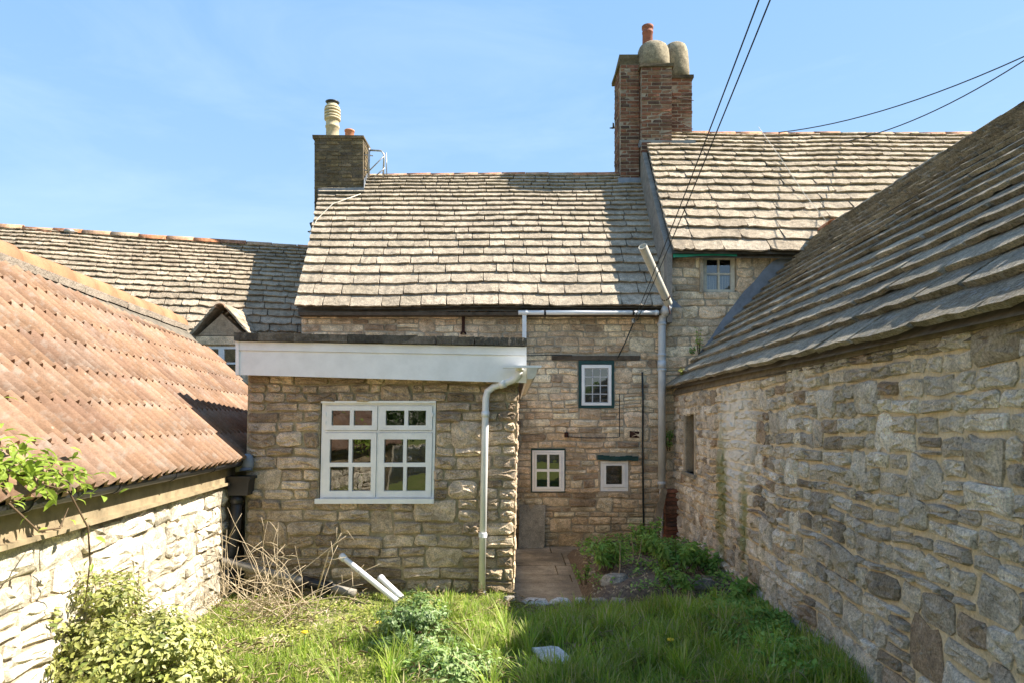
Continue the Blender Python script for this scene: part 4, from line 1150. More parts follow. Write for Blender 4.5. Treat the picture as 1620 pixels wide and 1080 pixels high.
def hollow(mb, a, b, r, r2, n=14, depth=.4):
    a = Vector(a); b = Vector(b)
    mb.tube([a, b], r, n, caps=False)
    dd = (b - a).normalized(); x = dd.cross(Vector((0, 1, 0))).normalized(); y = dd.cross(x)
    ring = lambda c, q: [c + q * (math.cos(2 * math.pi * j / n) * x + math.sin(2 * math.pi * j / n) * y) for j in range(n)]
    mb.add(ring(a, r) + ring(a, r2) + ring(a + dd * depth, r2), [(j, (j + 1) % n, n + (j + 1) % n, n + j) for j in range(n)] + [(n + j, n + (j + 1) % n, 2 * n + (j + 1) % n, 2 * n + j) for j in range(n)] + [tuple(range(2 * n, 3 * n))])
mb = MB(); hollow(mb, B(1016.5, 390, 9.95), B(1057.5, 481, 10.68), .064, .054, depth=.9); mb.build('pipe', M['opipe'], vp_, True)
MB().tube([B(1052.5, 469.5, 10.59), B(1053.8, 472.5, 10.61)], .069, 12).tube([B(1057, 484, 10.62), B(1060, 497, 10.6)], .012, 5).build('tie', M['rust'], vp_)

# ------------------------------------------------------------------ loose things about the yard
def pipe_thing(name, label, pts, r, mat, ends, group=None):
    t = thing(name, label, 'pipe', pts[-1], group)
    mb = MB(); hollow(mb, pts[0], pts[1], r, r * .82, 12, .3); mb.build('pipe', M[mat], t, True)
    dd = (Vector(pts[1]) - Vector(pts[0])).normalized()
    for f0, f1, k, m_ in ends:
        MB().tube([Vector(pts[0]) + dd * f0, Vector(pts[0]) + dd * f1], r * k, 12).build('pipe_socket', M[m_], t, True)
    return t
pipe_thing('waste_pipe', 'long white pipe with socket end leaning on the grass by the extension wall', [pt(539, 878, 6.72), pt(628, 950, 6.45)], .028, 'upvc', [(.005, .06, 1.3, 'upvc')], None)
pipe_thing('waste_pipe', 'short white pipe end beside the longer one at the extension wall', [pt(601, 912, 6.74), pt(636, 945, 6.55)], .030, 'upvc', [(.004, .04, 1.2, 'upvc')], None)
t = pipe_thing('drain_pipe', 'grey drain pipe lying low along the foot of the extension wall', [pt(352, 886, 6.68), pt(484, 920, 6.72)], .042, 'dpipe', [(.80, .92, 1.25, 'black')], None)
MB().tube([pt(480, 919, 6.72), pt(525, 930, 6.70)], .058, 12).build('pipe_coupling', M['black'], t, True)
MB().tube([pt(522, 929, 6.70), pt(562, 938, 6.66)], .043, 12).build('pipe', M['dpipe'], t, True)
# leaning slab
sl_ = MB(); q = [pt(820, 866, 10.79), pt(861, 866, 10.79), pt(863, 798, 10.93), pt(822, 797, 10.93)]
nsl = Vector((0, -.98, .19)) * .05
sl_.prism(q, -nsl)
tag(sl_.build('stone_slab', M['slab']), 'grey stone slab leaning on the cottage wall beside the extension', 'slab')
# planks and stakes
pl = MB().bar(pt(1029, 872, 10.3), pt(1051, 772, 10.72), .10, .03, (0, 1, .2)); tag(pl.build('plank', M['wood']), 'pale wooden plank leaning against the grey soil pipe', 'plank')
st = MB().bar(pt(1084, 872, 10.2), pt(1096, 816, 10.55), .075, .03, (0, 1, .2)).bar(pt(1095, 822, 10.5), pt(1100, 838, 10.5), .05, .025, (0, 1, .2))
tag(st.build('wooden_stake', M['dwood']), 'short dark wooden stake leaning against the barn wall', 'stake')
bp = thing('brick_pier', 'narrow pier of stacked dark brown bricks between soil pipe and barn', 'pier', (pt(1063, 0, 10.8).x, 10.8, PZ))
BR = [MB().box((0, 0, 0), (1, 1, 1), jit=.04, rng=random.Random(80 + i)).mesh('brick', M['brick'], (0, 0, 0)) for i in range(4)]
x0, x1 = pt(1053, 0, 10.7).x, pt(1074, 0, 10.7).x
zt_ = pt(0, 773, 10.7).z; n = 15
for i in range(n):
    o = bpy.data.objects.new('brick', rng.choice(BR)); hh = (zt_ - PZ) / n
    link(o, bp, ((x0 + x1) / 2 + rng.uniform(-.008, .008), 10.8 + rng.uniform(-.01, .01), PZ + (i + .5) * hh)); o.scale = (x1 - x0, .2, hh - .012)
MB().box(((x0 + x1) / 2, 10.81, (zt_ + PZ) / 2), (x1 - x0 - .03, .17, zt_ - PZ - .02)).build('mortar_core', M['m_soot'], bp)
fp = pt(1052, 872, 10.1)
pot = MB().lathe((fp.x, 10.1, -.22), [(.075, 0), (.10, .16), (.115, .165), (.115, .21), (.10, .21), (.09, .12), (0.02, .12)], 14)
tag(pot.build('flower_pot', M['pot'], smooth=True), 'small terracotta flower pot among weeds below the plank', 'flower pot')

# ------------------------------------------------------------------ overhead wires
def sagged(a, b, sag, n=18):
    a = Vector(a); b = Vector(b)
    return [a.lerp(b, i / n) - Vector((0, 0, sag * 4 * (i / n) * (1 - i / n))) for i in range(n + 1)]
def wire(pts, r, label, group):
    o = MB().tube(pts, r, 6).build('overhead_wire', M['cable'], None, True); tag(o, label, 'wire', group)
E_ = pt(1002, 509, 10.78)
wire(sagged(E_, pt(1203, -6, 4.6), .05), .006, 'left wire of the close pair running steeply down to the cottage wall', 'overhead wires')
wire(sagged(E_ + Vector((.06, 0, .02)), pt(1221, -6, 4.6), .04), .006, 'right wire of the close pair running steeply down to the cottage wall', 'overhead wires')
wire(sagged(pt(1195, 213, 13.7), pt(1700, 52, 9), .28), .009, 'upper thin wire sloping from the tall house ridge to the right', 'overhead wires')
wire(sagged(pt(1330, 226, 12.9), pt(1700, 42, 9), .24), .009, 'lower thin wire rising from the tall house slates to the right', 'overhead wires')
# small bird gliding left of the clustered chimney
b_ = pt(969, 203, 16); bm_ = MB()
bm_.tube([b_ + Vector((-.07, 0, 0)), b_, b_ + Vector((.07, 0, .01)), b_ + Vector((.12, 0, .02))], [.008, .022, .018, .006], 6)
bm_.add([b_, b_ + Vector((.05, 0, 0)), b_ + Vector((.02, -.12, .06)), b_ + Vector((-.02, -.14, .07))], [(0, 1, 2, 3)]); bm_.add([b_, b_ + Vector((.05, 0, 0)), b_ + Vector((.04, .12, .06)), b_ + Vector((.0, .14, .07))], [(0, 1, 2, 3)])
tag(bm_.build('bird', M['black']), 'small dark bird in the sky left of the clustered chimney', 'bird')

# ------------------------------------------------------------------ bed, rocks and flagstone
rng = random.Random(77)
bed = MB(); vs = []; fs = []; nx_, ny_ = 16, 20
for j in range(ny_ + 1):
    for i in range(nx_ + 1):
        x = .80 + 1.8 * i / nx_; y = 6.98 + 3.4 * j / ny_
        edge = min(1, min(i, nx_ - i, j, ny_ - j) / 2)
        vs.append((x, y, -.27 + (.25 + .10 * nz(x, y, 2, 1.6) + .03 * nz(x, y, 4, 6)) * edge - .02 * (j / ny_)))
for j in range(ny_):
    for i in range(nx_):
        a = j * (nx_ + 1) + i; fs.append((a, a + 1, a + nx_ + 2, a + nx_ + 1))
struct(bed.add(vs, fs).build('flower_bed', M['soil'], smooth=True))
def rock(name, c, d, mat, label, cat, group=None, seed=0, rot=0):
    r = random.Random(seed); vs = []; fs = []; n = 9
    prof = [(.72, 0), (1, .25), (.97, .6), (.75, .92), (.3, 1.0)]
    ph = [1 + r.uniform(-.22, .22) for _ in range(n)]
    for k, (q, z) in enumerate(prof):
        for j in range(n):
            th = 2 * math.pi * j / n + .15 * math.sin(j * 3 + seed); w = q * ph[j] * r.uniform(.94, 1.06)
            x, y = math.cos(th), math.sin(th)
            m = max(abs(x), abs(y)) ** .6
            x, y = x / m * w * d[0] / 2, y / m * w * d[1] / 2
            vs.append((c[0] + x * math.cos(rot) - y * math.sin(rot), c[1] + x * math.sin(rot) + y * math.cos(rot), c[2] + z * d[2] + r.uniform(-.06, .06) * d[2]))
    for k in range(len(prof) - 1):
        for j in range(n):
            a = k * n + j; b = k * n + (j + 1) % n; fs.append((a, b, b + n, a + n))
    fs.append(tuple(range((len(prof) - 1) * n, len(prof) * n)))
    o = MB().add(vs, fs).build(name, M[mat]); tag(o, label, cat, group); return o
def gp(px, py, z):                                  # measured point on a level at height z
    Y = (CH - z) * F / (py - HY); return Vector(((px - CX) / F * Y, Y, z))
gr = 'stones edging the bed'
rock('edging_stone', gp(973, 931, -.12), (.34, .22, .17), 'rock', 'broad flat topped stone at the front corner of the weedy bed', 'stone', gr, 1, .1)
rock('edging_stone', gp(945, 918, -.16), (.17, .16, .12), 'rock', 'small grey stone left of the broad one at the bed corner', 'stone', gr, 2)
rock('edging_stone', gp(955, 908, -.10), (.2, .16, .10), 'rock', 'grey stone behind the broad one on the bed edge', 'stone', gr, 3)
rock('edging_stone', gp(938, 892, -.16), (.16, .45, .16), 'rock', 'buff long stone along the patio side of the bed', 'stone', gr, 4)
rock('edging_stone', gp(1112, 934, -.05), (.26, .14, .13), 'rock', 'oblong stone block half sunk in the weeds near the barn wall', 'stone', gr, 6, .1)
kx = [(822, 866), (868, 903), (905, 926), (930, 960), (964, 990)]
for i, (a, b) in enumerate(kx):
    p = gp((a + b) / 2, 947, -.10); w = (b - a) / F * p.y
    rock('kerb_stone', (p.x, 6.98, -.20), (w, .15, .12), 'palerock' if i < 3 else 'rock',
         ['long pale kerb stone nearest the extension corner', 'second pale kerb stone at the patio edge', 'small pale kerb stone in the middle of the patio edge', 'grey kerb stone in front of the bed corner', 'rightmost grey kerb stone under the grass'][i], 'kerb stone', 'kerb stones along the patio edge', 20 + i)
rock('flagstone', gp(875, 1040, .005), (.27, .34, .05), 'palerock', 'white flagstone lying in the shaded grass', 'flagstone', None, 31, .3)
rock('loose_stone', gp(806, 950, 0), (.11, .09, .05), 'rock', 'small stone at the foot of the extension corner', 'stone', None, 33)

# ------------------------------------------------------------------ vegetation
NR = np.random.default_rng(5)
def blades(base, h, wdt, lean, az, mat, name, parent=None, stuff=True, origin=(0, 0, 0), curl=1.0):
    n = len(base); dirx = np.stack([np.cos(az), np.sin(az), np.zeros(n)], 1); sx = np.stack([-np.sin(az), np.cos(az), np.zeros(n)], 1)
    V = np.zeros((n, 7, 3)); up = np.array([0, 0, 1.0])
    for k, (t, w) in enumerate(((0, 1.0), (.45, .85), (.8, .5))):
        c = base + up * (h * (t - .28 * (lean * curl) * t * t))[:, None] + dirx * (h * lean * t ** 1.8)[:, None]
        V[:, 2 * k] = c - sx * (wdt * w / 2)[:, None]; V[:, 2 * k + 1] = c + sx * (wdt * w / 2)[:, None]
    V[:, 6] = base + up * (h * (1 - .28 * lean * curl))[:, None] + dirx * (h * lean)[:, None]
    i = np.arange(n)[:, None] * 7
    T = np.concatenate([i + np.array([[0, 1, 3]]), i + np.array([[0, 3, 2]]), i + np.array([[2, 3, 5]]), i + np.array([[2, 5, 4]]), i + np.array([[4, 5, 6]])])
    return np_mesh(name, V.reshape(-1, 3), T, mat, parent, False, stuff, origin)
def leaves(pos, nrm, size, mat, name, parent=None, stuff=False, origin=(0, 0, 0), asp=.5, fold=.25, droop=.0):
    """kite-shaped folded leaves at pos, pointing along random tangents of nrm"""
    n = len(pos); nrm = nrm / np.linalg.norm(nrm, axis=1, keepdims=True)
    r = NR.normal(size=(n, 3)); d = r - nrm * np.sum(r * nrm, 1, keepdims=True)
    d[:, 2] -= droop; d /= np.linalg.norm(d, axis=1, keepdims=True)
    s = np.cross(nrm, d); L = size[:, None]
    V = np.zeros((n, 6, 3))
    V[:, 0] = pos; V[:, 1] = pos + d * L * .45 + s * L * asp * .5 + nrm * L * fold * .5; V[:, 2] = pos + d * L * .5
    V[:, 3] = pos + d * L * .45 - s * L * asp * .5 + nrm * L * fold * .5; V[:, 4] = pos + d * L - nrm * L * .1
    V[:, 5] = pos + d * L * .5
    i = np.arange(n)[:, None] * 6
    T = np.concatenate([i + np.array([[0, 2, 1]]), i + np.array([[1, 2, 4]]), i + np.array([[0, 3, 2]]), i + np.array([[3, 4, 2]])])
    return np_mesh(name, V.reshape(-1, 3), T, mat, parent, False, stuff, origin)
def vnoise(x, y, s, seed):
    return np.array([mnoise.noise(Vector((a * s, b * s, seed))) for a, b in zip(x, y)])
def lz(x, y): return np.array([lawn_z(a, b) for a, b in zip(x, y)])
def lawn_mask(x, y):
    """1 where grass grows: not inside walls, not on the patio"""
    ok = (x > -2.10 - .107 * y) & (x < 1.93 + .06 * y)
    ok &= ~((y > 6.82) & (x < .06)) & ~((x > .0) & (y > 6.88)) & (y < 6.92)
    fx, fy = .3, 4.92
    ok &= ((x - fx) / .17) ** 2 + ((y - fy) / .34) ** 2 > 1
    return ok
# lawn grass
n = 85000
x = NR.uniform(-2.9, 2.6, n); y = 4.1 + 3.35 * NR.uniform(0, 1, n) ** 1.15
cl = vnoise(x, y, 1.6, 1.0) + .6 * vnoise(x, y, 4.5, 9.0)
bare = np.exp(-(((x + 1.9) / .75) ** 2 + ((y - 6.0) / .95) ** 2)) + .8 * np.exp(-(((x + .75) / .35) ** 2 + ((y - 4.75) / .3) ** 2))
dens = np.clip(.55 + .75 * cl, .12, 1) * np.clip(1 - .93 * bare, .05, 1)
k = lawn_mask(x, y) & (NR.uniform(0, 1, n) < dens)
x, y, cl, bare = x[k], y[k], cl[k], bare[k]
h = NR.uniform(.05, .12, len(x)) * (1 + 1.3 * np.clip(cl + .25, 0, 1)) * np.where(x > .1, 1.3, .72) * (1 - .5 * bare) * np.where(y > 6.2, .6, 1)
base = np.stack([x, y, lz(x, y) - .005], 1)
tuft = vnoise(x, y, 3.0, 33.0) * 9
az = tuft + NR.normal(0, .9, len(x))
o = blades(base, h, NR.uniform(.005, .011, len(x)), np.clip(NR.normal(.5, .3, len(x)), .02, 1.3), az, M['grass'], 'grass')
# long grass tufts, taller toward the barn
tc = []
for i in range(420):
    cx, cy = NR.uniform(-1.2, 2.4), NR.uniform(4.2, 7.3)
    if cx < .1 and NR.uniform() < .75: continue
    tc.append((cx, cy))
bx = []; hh = []; aa = []; ll = []
for cx, cy in tc:
    m = int(NR.integers(14, 34)); r = NR.uniform(.02, .07)
    a = NR.uniform(0, 6.28, m); bx.append(np.stack([cx + r * np.cos(a) * NR.uniform(0, 1, m), cy + r * np.sin(a) * NR.uniform(0, 1, m)], 1))
    hh.append(NR.uniform(.14, .30, m) * (NR.uniform(.7, 1.2)) * (.45 if cy > 6.1 and cx < 1.5 else 1)); aa.append(a + NR.normal(0, .4, m)); ll.append(np.clip(NR.normal(.55, .25, m), .05, 1.2))
bx = np.concatenate(bx); hh = np.concatenate(hh); aa = np.concatenate(aa); ll = np.concatenate(ll)
k = lawn_mask(bx[:, 0], bx[:, 1]); bx, hh, aa, ll = bx[k], hh[k], aa[k], ll[k]
base = np.concatenate([bx, (lz(bx[:, 0], bx[:, 1]) - .005)[:, None]], 1)
blades(base, hh, NR.uniform(.007, .013, len(bx)), ll, aa, M['grass'], 'long_grass')
# ground-cover weeds: pale on the sunny thin ground, green along the barn and in the bed
def ground_cover(name, mat, n, fn, size, hmin, hmax, zf=lz, asp=.6):
    x, y = fn(n); k = np.ones(len(x), bool)
    z = zf(x, y) + NR.uniform(hmin, hmax, len(x))
    nr = np.stack([NR.normal(0, .5, len(x)), NR.normal(-.2, .5, len(x)), np.ones(len(x))], 1)
    return leaves(np.stack([x, y, z], 1), nr, NR.uniform(size[0], size[1], len(x)), M[mat], name, stuff=True, asp=asp)
def f_pale(n):
    x = NR.normal(-1.5, .8, n); y = NR.normal(5.7, .9, n); c = vnoise(x, y, 3.5, 4.0)
    k = lawn_mask(x, y) & (y > 4.3) & (c > -.1); return x[k], y[k]
ground_cover('low_weeds', 'pale_weed', 14000, f_pale, (.015, .04), .0, .05)
def f_litter(n):
    x = NR.normal(-1.9, .55, n); y = NR.normal(6.0, .7, n); k = lawn_mask(x, y) & (y > 4.3); return x[k], y[k]
ground_cover('leaf_litter', 'straw', 2600, f_litter, (.015, .05), .0, .02, asp=.3)
def f_thatch(n):
    x = NR.uniform(-2.4, 2.3, n); y = NR.uniform(4.2, 6.8, n); c = vnoise(x, y, 2.1, 14.0)
    k = lawn_mask(x, y) & (c > .05); return x[k], y[k]
ground_cover('dry_thatch', 'straw2', 5200, f_thatch, (.05, .13), .02, .10, asp=.08)
def f_barn(n):
    y = NR.uniform(4.3, 6.9, n); x = 1.93 + .06 * y - np.abs(NR.normal(0, .22, n)) - .02; c = vnoise(x, y, 3, 8.0)
    k = lawn_mask(x, y) & (c > -.25); return x[k], y[k]
ground_cover('broadleaf_weeds', 'weed', 7000, f_barn, (.03, .065), .02, .17)
bedz = lambda x, y: np.array([-.04 + .10 * nz(a, b, 2, 1.6) for a, b in zip(x, y)])
def f_bed(n):
    x = NR.uniform(.9, 2.5, n); y = NR.uniform(7.05, 10.2, n); c = vnoise(x, y, 2.6, 21.0) + .35 * (x - 1.5) + .12 * (y - 8.3)
    k = (c > .02) & (x < 1.93 + .06 * y); return x[k], y[k]
ground_cover('bed_weeds', 'weed', 5500, f_bed, (.025, .06), .0, .10, bedz)
def f_debris(n):
    x = NR.uniform(.85, 2.4, n); y = NR.uniform(7.0, 10.2, n); return x, y
ground_cover('bed_litter', 'straw2', 1500, f_debris, (.02, .06), .0, .02, bedz, asp=.4)
# clumps of leafy plants in the bed
def clump(name, label, c, r, h, n, mat, size, cat='plant', group=None, spread=1.0, asp=.4):
    t = thing(name, label, cat, c, group); c = np.array(c)
    ns = max(5, int(n / 40)); mb = MB(); P = []; Nn = []
    for i in range(ns):
        a = NR.uniform(0, 6.28); rr = r * NR.uniform(.2, 1) * spread
        tip = c + np.array([rr * math.cos(a), rr * math.sin(a), h * NR.uniform(.55, 1)]); b = c + np.array([rr * .3 * math.cos(a), rr * .3 * math.sin(a), 0])
        mid = (b + tip) / 2 + np.array([0, 0, h * .12])
        mb.tube([b, mid, tip], [.005, .004, .002], 4)
        m = int(n / ns); f = NR.uniform(.2, 1.05, m)[:, None]
        q = (1 - f) ** 2 * b + 2 * f * (1 - f) * mid + f * f * tip
        P.append(q + NR.normal(0, .012, (m, 3))); Nn.append(np.stack([NR.normal(.3 * math.cos(a), .55, m), NR.normal(.3 * math.sin(a) - .25, .55, m), np.full(m, .8)], 1))
    P = np.concatenate(P); Nn = np.concatenate(Nn)
    leaves(P, Nn, NR.uniform(size[0], size[1], len(P)), M[mat], 'foliage', t, origin=tuple(c), asp=asp, droop=.2)
    mb.build('stem', M['stem'], t)
    return t
gw = 'weeds in the raised bed'
clump('leafy_weed', 'tall leafy weed at the left front of the bed', gp(962, 902, .0), .26, .36, 480, 'weed', (.05, .10), 'plant', gw)
clump('leafy_weed', 'leafy weed below the plank at the back of the bed', gp(1022, 880, -.05), .30, .50, 560, 'weed', (.05, .10), 'plant', gw)
clump('leafy_weed', 'dense weed in the middle of the bed towards the barn', gp(1070, 905, -.02), .36, .40, 700, 'weed', (.05, .10), 'plant', gw)
clump('leafy_weed', 'weed at the foot of the barn wall below the stake', gp(1112, 903, -.02), .24, .30, 420, 'weed', (.05, .09), 'plant', gw)
clump('leafy_weed', 'low weed in front of the stone block by the barn', gp(1075, 935, -.0), .28, .22, 460, 'weed', (.04, .08), 'plant', gw)
clump('leafy_weed', 'small weed on the patio side of the bed', gp(925, 925, -.1), .12, .25, 140, 'weed', (.03, .06), 'plant', gw)
clump('leafy_weed', 'rightmost weed along the barn wall in shaded grass', gp(1165, 950, .0), .26, .24, 460, 'weed', (.04, .08), 'plant', gw)
# dry stalks in the bed
for i, (a, b, c, d, dd) in enumerate(((942, 880, 927, 825, 8.7), (975, 935, 981, 858, 7.6), (1003, 905, 1015, 852, 8.2), (1000, 900, 998, 842, 8.3))):
    o = MB().tube([pt(a, b, dd), pt((a + c) / 2 + 3, (b + d) / 2, dd), pt(c, d, dd)], [.008, .007, .003], 5).build('dry_stalk', M['straw2'])
    tag(o, ['leftmost dry stalk bending over the patio edge of the bed', 'dry stalk rising by the front corner stones of the bed', 'slanting dry stalk before the plank', 'thin upright dry stalk in the middle of the bed'][i], 'stalk', 'dry stalks in the bed')
# round bush on the lawn
def bush(name, label, c, r, n, mat, size, droop=.1, asp=.5, core=.35, flat=1.0, clumps=60, cr=.25):
    t = thing(name, label, 'bush', c); c = np.array(c); P = []; Nn = []
    for i in range(clumps):
        u = NR.normal(size=3); u /= np.linalg.norm(u); u[2] = abs(u[2]) * 1.0 - .12
        q = c + np.array([u[0] * r[0], u[1] * r[1], r[2] * (.12 + max(u[2], -.05))]) * 1.0
        q = c + (q - c) * NR.uniform(.62, 1.08)
        m = int(n / clumps); w = NR.normal(size=(m, 3)); w /= np.linalg.norm(w, axis=1, keepdims=True)
        rad = cr * r[0] * NR.uniform(.6, 1.2)
        pp = q + w * rad * NR.uniform(.3, 1, (m, 1)) ** .5 * np.array([1, 1, .7])
        P.append(pp); Nn.append(w * .7 + u * .7 + np.array([0, 0, .45]))
    P = np.concatenate(P); Nn = np.concatenate(Nn); k = P[:, 2] > c[2] + .01; P = P[k]; Nn = Nn[k]
    leaves(P, Nn + NR.normal(0, .25, P.shape), NR.uniform(size[0], size[1], len(P)), M[mat], 'foliage', t, origin=tuple(c), asp=asp, droop=droop)
    mb = MB()
    for i in range(22):
        a = NR.uniform(0, 6.28); e = NR.uniform(.3, .95)
        tip = c + np.array([r[0] * e * math.cos(a), r[1] * e * math.sin(a), r[2] * NR.uniform(.4, 1.0) * (1.15 - .5 * e)])
        mb.tube([c + NR.normal(0, .02, 3) * np.array([1, 1, 0]), c + (tip - c) * .5 + np.array([0, 0, .05]), tip], [.008, .006, .003], 5)
    mb.build('stem', M['stem'], t); return t
bc = gp(660, 1018, 0)
bush('round_bush', 'rounded bush of small glossy green leaves in the middle of the lawn', bc, (.33, .30, .36), 6500, 'bush', (.02, .04), asp=.55, clumps=85, cr=.24)
bush('low_plant', 'low spreading pale green plant in front of the round bush', gp(705, 1068, 0), (.36, .26, .17), 1800, 'lowbush', (.03, .07), asp=.35, clumps=60, cr=.28)
bush('golden_shrub', 'golden variegated shrub against the sunlit stone wall at lower left', gp(172, 1120, 0), (.68, .5, .70), 15000, 'yellowbush', (.03, .055), asp=.5, clumps=120, cr=.22)
t = clump('shrub_shoot', 'upright leafy shoot standing above the golden shrub', (gp(190, 1090, 0).x, 4.55, .34), .06, .46, 90, 'yellowbush', (.03, .06), 'shoot', None)
# climbing vine over the gutter at far left; every leaf a part
vt = thing('climbing_vine', 'bright green climbing vine spilling over the black gutter at far left', 'vine', G(2.0, 3.2, 1.34))
LV = []
for i in range(5):
    w = .36 + .06 * (i % 3); lm_ = bpy.data.meshes.new('leaf')
    lm_.from_pydata([(0, 0, 0), (w * .5, .35, .07), (0, .4, 0), (-w * .5, .35, .07), (w * .38, .72, .02), (-w * .38, .72, .02), (0, .7, -.02), (0, 1, -.14 - .04 * i)], [],
                    [(0, 2, 1), (0, 3, 2), (1, 2, 6, 4), (3, 5, 6, 2), (4, 6, 7), (5, 7, 6)])
    setmats(lm_, M['vine']); LV.append(lm_)
r_ = random.Random(12)
stems = []
def vine_stem(pts): stems.append(pts); MB().tube(pts, [.006] + [.005] * (len(pts) - 2) + [.002], 5).build('stem', M['stem'], vt, True)
vine_stem([G(2.02, 3.02, 1.47), G(2.04, 3.2, 1.48), G(2.0, 3.42, 1.43), G(2.0, 3.8, 1.38)])
vine_stem([G(2.05, 2.7, 1.45), G(2.15, 3.0, 1.62), G(2.2, 3.15, 1.75), G(2.22, 3.2, 1.82)])
vine_stem([G(2.0, 2.8, 1.45), G(2.08, 3.1, 1.55), G(2.12, 3.4, 1.6)])
vine_stem([G(1.98, 3.3, 1.42), G(1.9, 3.5, 1.36), G(1.86, 3.62, 1.15), G(1.88, 3.68, .95), G(1.92, 3.70, .72)])
vine_stem([G(1.98, 3.05, 1.40), G(1.88, 3.2, 1.20), G(1.86, 3.35, 1.19), G(1.9, 3.5, 1.27)])
for si, (pts, m) in enumerate(zip(stems, (245, 16, 12, 10, 4))):
    for i in range(m):
        f = r_.uniform(0, len(pts) - 1.001); a = pts[int(f)].lerp(pts[int(f) + 1], f % 1)
        sp_ = .09 if si < 3 else .02
        a = a + tn * abs(r_.gauss(0, sp_ * .7)) + gd * r_.gauss(0, sp_) + sl * r_.gauss(0, sp_)
        o = bpy.data.objects.new('leaf', r_.choice(LV)); link(o, vt, a)
        s_ = r_.uniform(.05, .095) * (1 if si < 3 else .7); o.scale = (s_, s_, s_)
        az_ = r_.uniform(0, 6.28)
        o.rotation_euler = (r_.uniform(-.9, .4), r_.uniform(-.5, .5), az_)
# dead brambles in the corner
bt = thing('dead_bramble', 'tangle of dry straw coloured bramble stems in the corner by the downpipe', 'bramble', gp(400, 945, 0))
tw = MB()
for i in range(66):
    x0 = r_.uniform(335, 500) if i < 72 else r_.uniform(480, 575); y0 = r_.uniform(5.7, 6.65)
    a = gp(x0, HY + F * CH / y0, 0.0)
    el = r_.uniform(.2, 1.4); az_ = r_.choice((r_.gauss(-.2, .6), r_.gauss(3.3, .7), r_.gauss(.1, .7), r_.gauss(-1.2, .7))); L = r_.uniform(.4, 1.2)
    p = [a]; dvec = Vector((math.cos(az_) * math.cos(el), math.sin(az_) * math.cos(el) * .35, math.sin(el)))
    for k in range(7):
        dvec = (dvec + Vector((r_.gauss(0, .17), r_.gauss(0, .08), r_.gauss(-.07, .14)))).normalized()
        q = p[-1] + dvec * L / 7
        q.y = min(q.y, 6.80); q.z = max(q.z, .01)
        if q.x < -2.05 - .107 * q.y: q.x = -2.05 - .107 * q.y
        p.append(q)
    r0_ = r_.uniform(.0028, .0055); rad = [r0_ * (1 - .1 * k) for k in range(8)]
    if i % 4 == 0: MB().tube(p, rad, 5).build('cane', M['straw'], bt, True)
    else: tw.tube(p, rad, 4)
    for b in range(r_.randint(0, 3)):
        s_ = p[r_.randint(2, 6)]; dv = Vector((r_.gauss(0, .6), r_.gauss(0, .25), r_.gauss(.5, .4))).normalized() * r_.uniform(.08, .25)
        e_ = s_ + dv; e_.y = min(e_.y, 6.80); e_.z = max(e_.z, .01)
        tw.tube([s_, s_ + (e_ - s_) * .5 + Vector((0, 0, .01)), e_], [.003, .0022, .0015], 4)
tw.build('twigs', M['straw'], bt, True, stuff=True)
# the tall forked cane that stands before the extension wall
p = [gp(498, 948, 0), pt(512, 900, 6.5), pt(520, 872, 6.5), pt(532, 858, 6.5), pt(540, 842, 6.5)]
mb = MB().tube(p, [.008, .007, .006, .005, .003], 5).tube([p[2], pt(535, 850, 6.5), pt(549, 838, 6.5), pt(562, 856, 6.5)], [.005, .004, .003, .002], 5).tube([p[3], pt(533, 833, 6.5)], [.004, .002], 5).tube([p[1], pt(525, 885, 6.4), pt(548, 880, 6.4)], [.005, .004, .002], 5)
mb.build('cane', M['straw'], bt, True)
# dandelions
for i, (px, py, lab) in enumerate(((1061, 1012, 'dandelion flower in the middle of the shaded grass'), (1300, 1022, 'dandelion flower at the foot of the barn wall'), (600, 985, 'dandelion at the left edge of the round bush'), (482, 1000, 'dandelion in the thin sunny grass at left'))):
    q = gp(px, py, .14); t = thing('dandelion', lab, 'flower', (q.x, q.y, 0), 'dandelions in the lawn')
    MB().tube([(q.x, q.y, 0), (q.x, q.y, .14)], .004, 5).build('stem', M['weed'], t)
    MB().lathe((q.x, q.y, .135), [(.008, 0), (.026, .008), (.024, .016), (.01, .02)], 10).build('flower_head', M['yellow'], t)
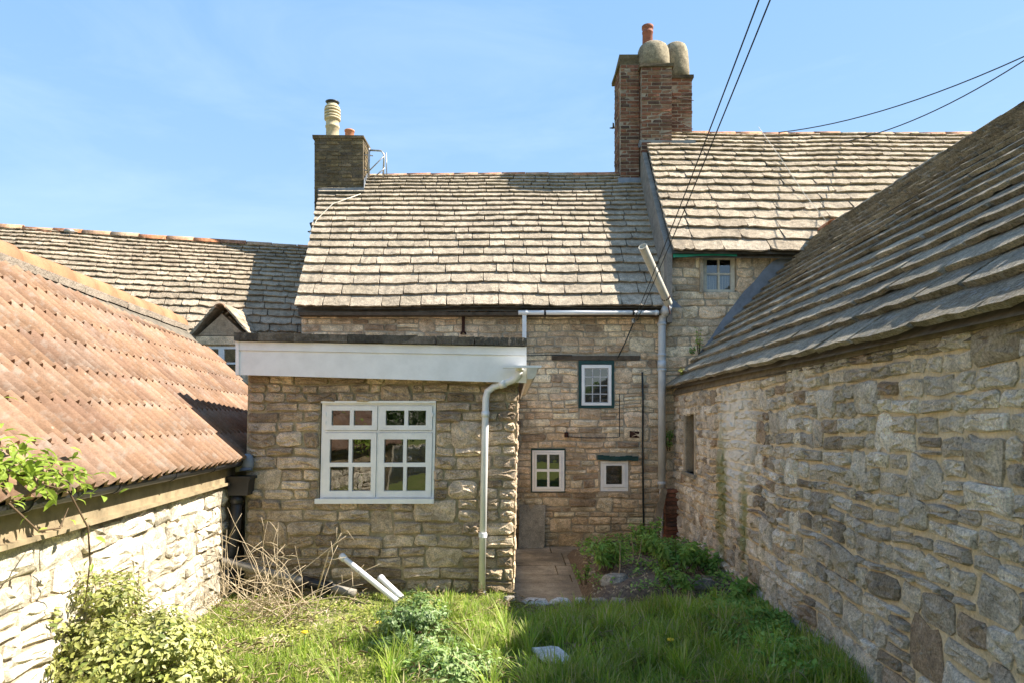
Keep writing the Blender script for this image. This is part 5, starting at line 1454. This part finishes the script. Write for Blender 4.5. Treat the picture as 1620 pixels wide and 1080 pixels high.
# small plants rooted in walls
clump('wall_plant', 'yellow green flowering stem growing from the wall above the barn eaves', tuple(pt(1106, 560, 10.85)), .06, .40, 70, 'vine', (.03, .06), 'plant', 'plants rooted in the walls')
clump('wall_plant', 'small green tuft beside the flowering stem on the lead', tuple(pt(1096, 560, 10.8)), .10, .12, 60, 'weed', (.03, .06), 'plant', 'plants rooted in the walls')
clump('wall_plant', 'straw yellow tuft on the low corner of the barn roof', tuple(pt(1080, 594, 10.6)), .09, .14, 70, 'pale_weed', (.02, .05), 'plant', 'plants rooted in the walls')
clump('wall_plant', 'green fern in the gap between soil pipe and barn wall', tuple(pt(1058, 712, 10.9)), .09, .34, 110, 'weed', (.04, .07), 'plant', 'plants rooted in the walls')
# the garden behind the viewer, mirrored in the window panes
ht = thing('garden_hedge', 'tall leafy hedge mirrored green in the panes of the extension window', 'hedge', (0, -11, 0))
n = 26000
P = np.stack([NR.uniform(-8, 8, n), NR.normal(-11, .5, n), NR.uniform(.2, 1, n) ** .7 * 3.6], 1); P[:, 2] *= 1 + .2 * vnoise(P[:, 0], P[:, 2], .5, 3.0)
leaves(P, NR.normal(0, 1, (n, 3)) + np.array([0, .8, .5]), NR.uniform(.10, .2, n), M['hedge'], 'foliage', ht, origin=(0, -11, 0))
mb = MB()
for i in range(14): mb.tube([(-7.5 + i * 1.15, -11, -.3), (-7.4 + i * 1.15, -11.1, 2.6)], [.06, .03], 6)
mb.build('trunk', M['stem'], ht)
gwl = thing('garden_wall', 'low rubble wall mirrored in the lower panes of the extension window', 'wall', (-1, -9.4, 0))
Wgw = frame((3.2, -9.2, 0), (-1, 0, 0), (0, 1, 0), warp=.03, seed=5)
wl = MB().plate(Wgw.plain, (0, 7.5, -.36, 1.0), [], 0, -.4).build('wall', M['m_shed'], gwl)
cs = courses((0, 7.5, -.1, 1.0), .18, .42, random.Random(5)); mbw = MB(); r5 = random.Random(6)
for c in cs: stone_mb(mbw, Wgw, c, .03, .03, r5)
mbw.build('stonework', M['shed_mass'], wl, True, stuff=True)
SC.render.engine = 'CYCLES'
SC.cycles.max_bounces = 6; SC.cycles.transparent_max_bounces = 8
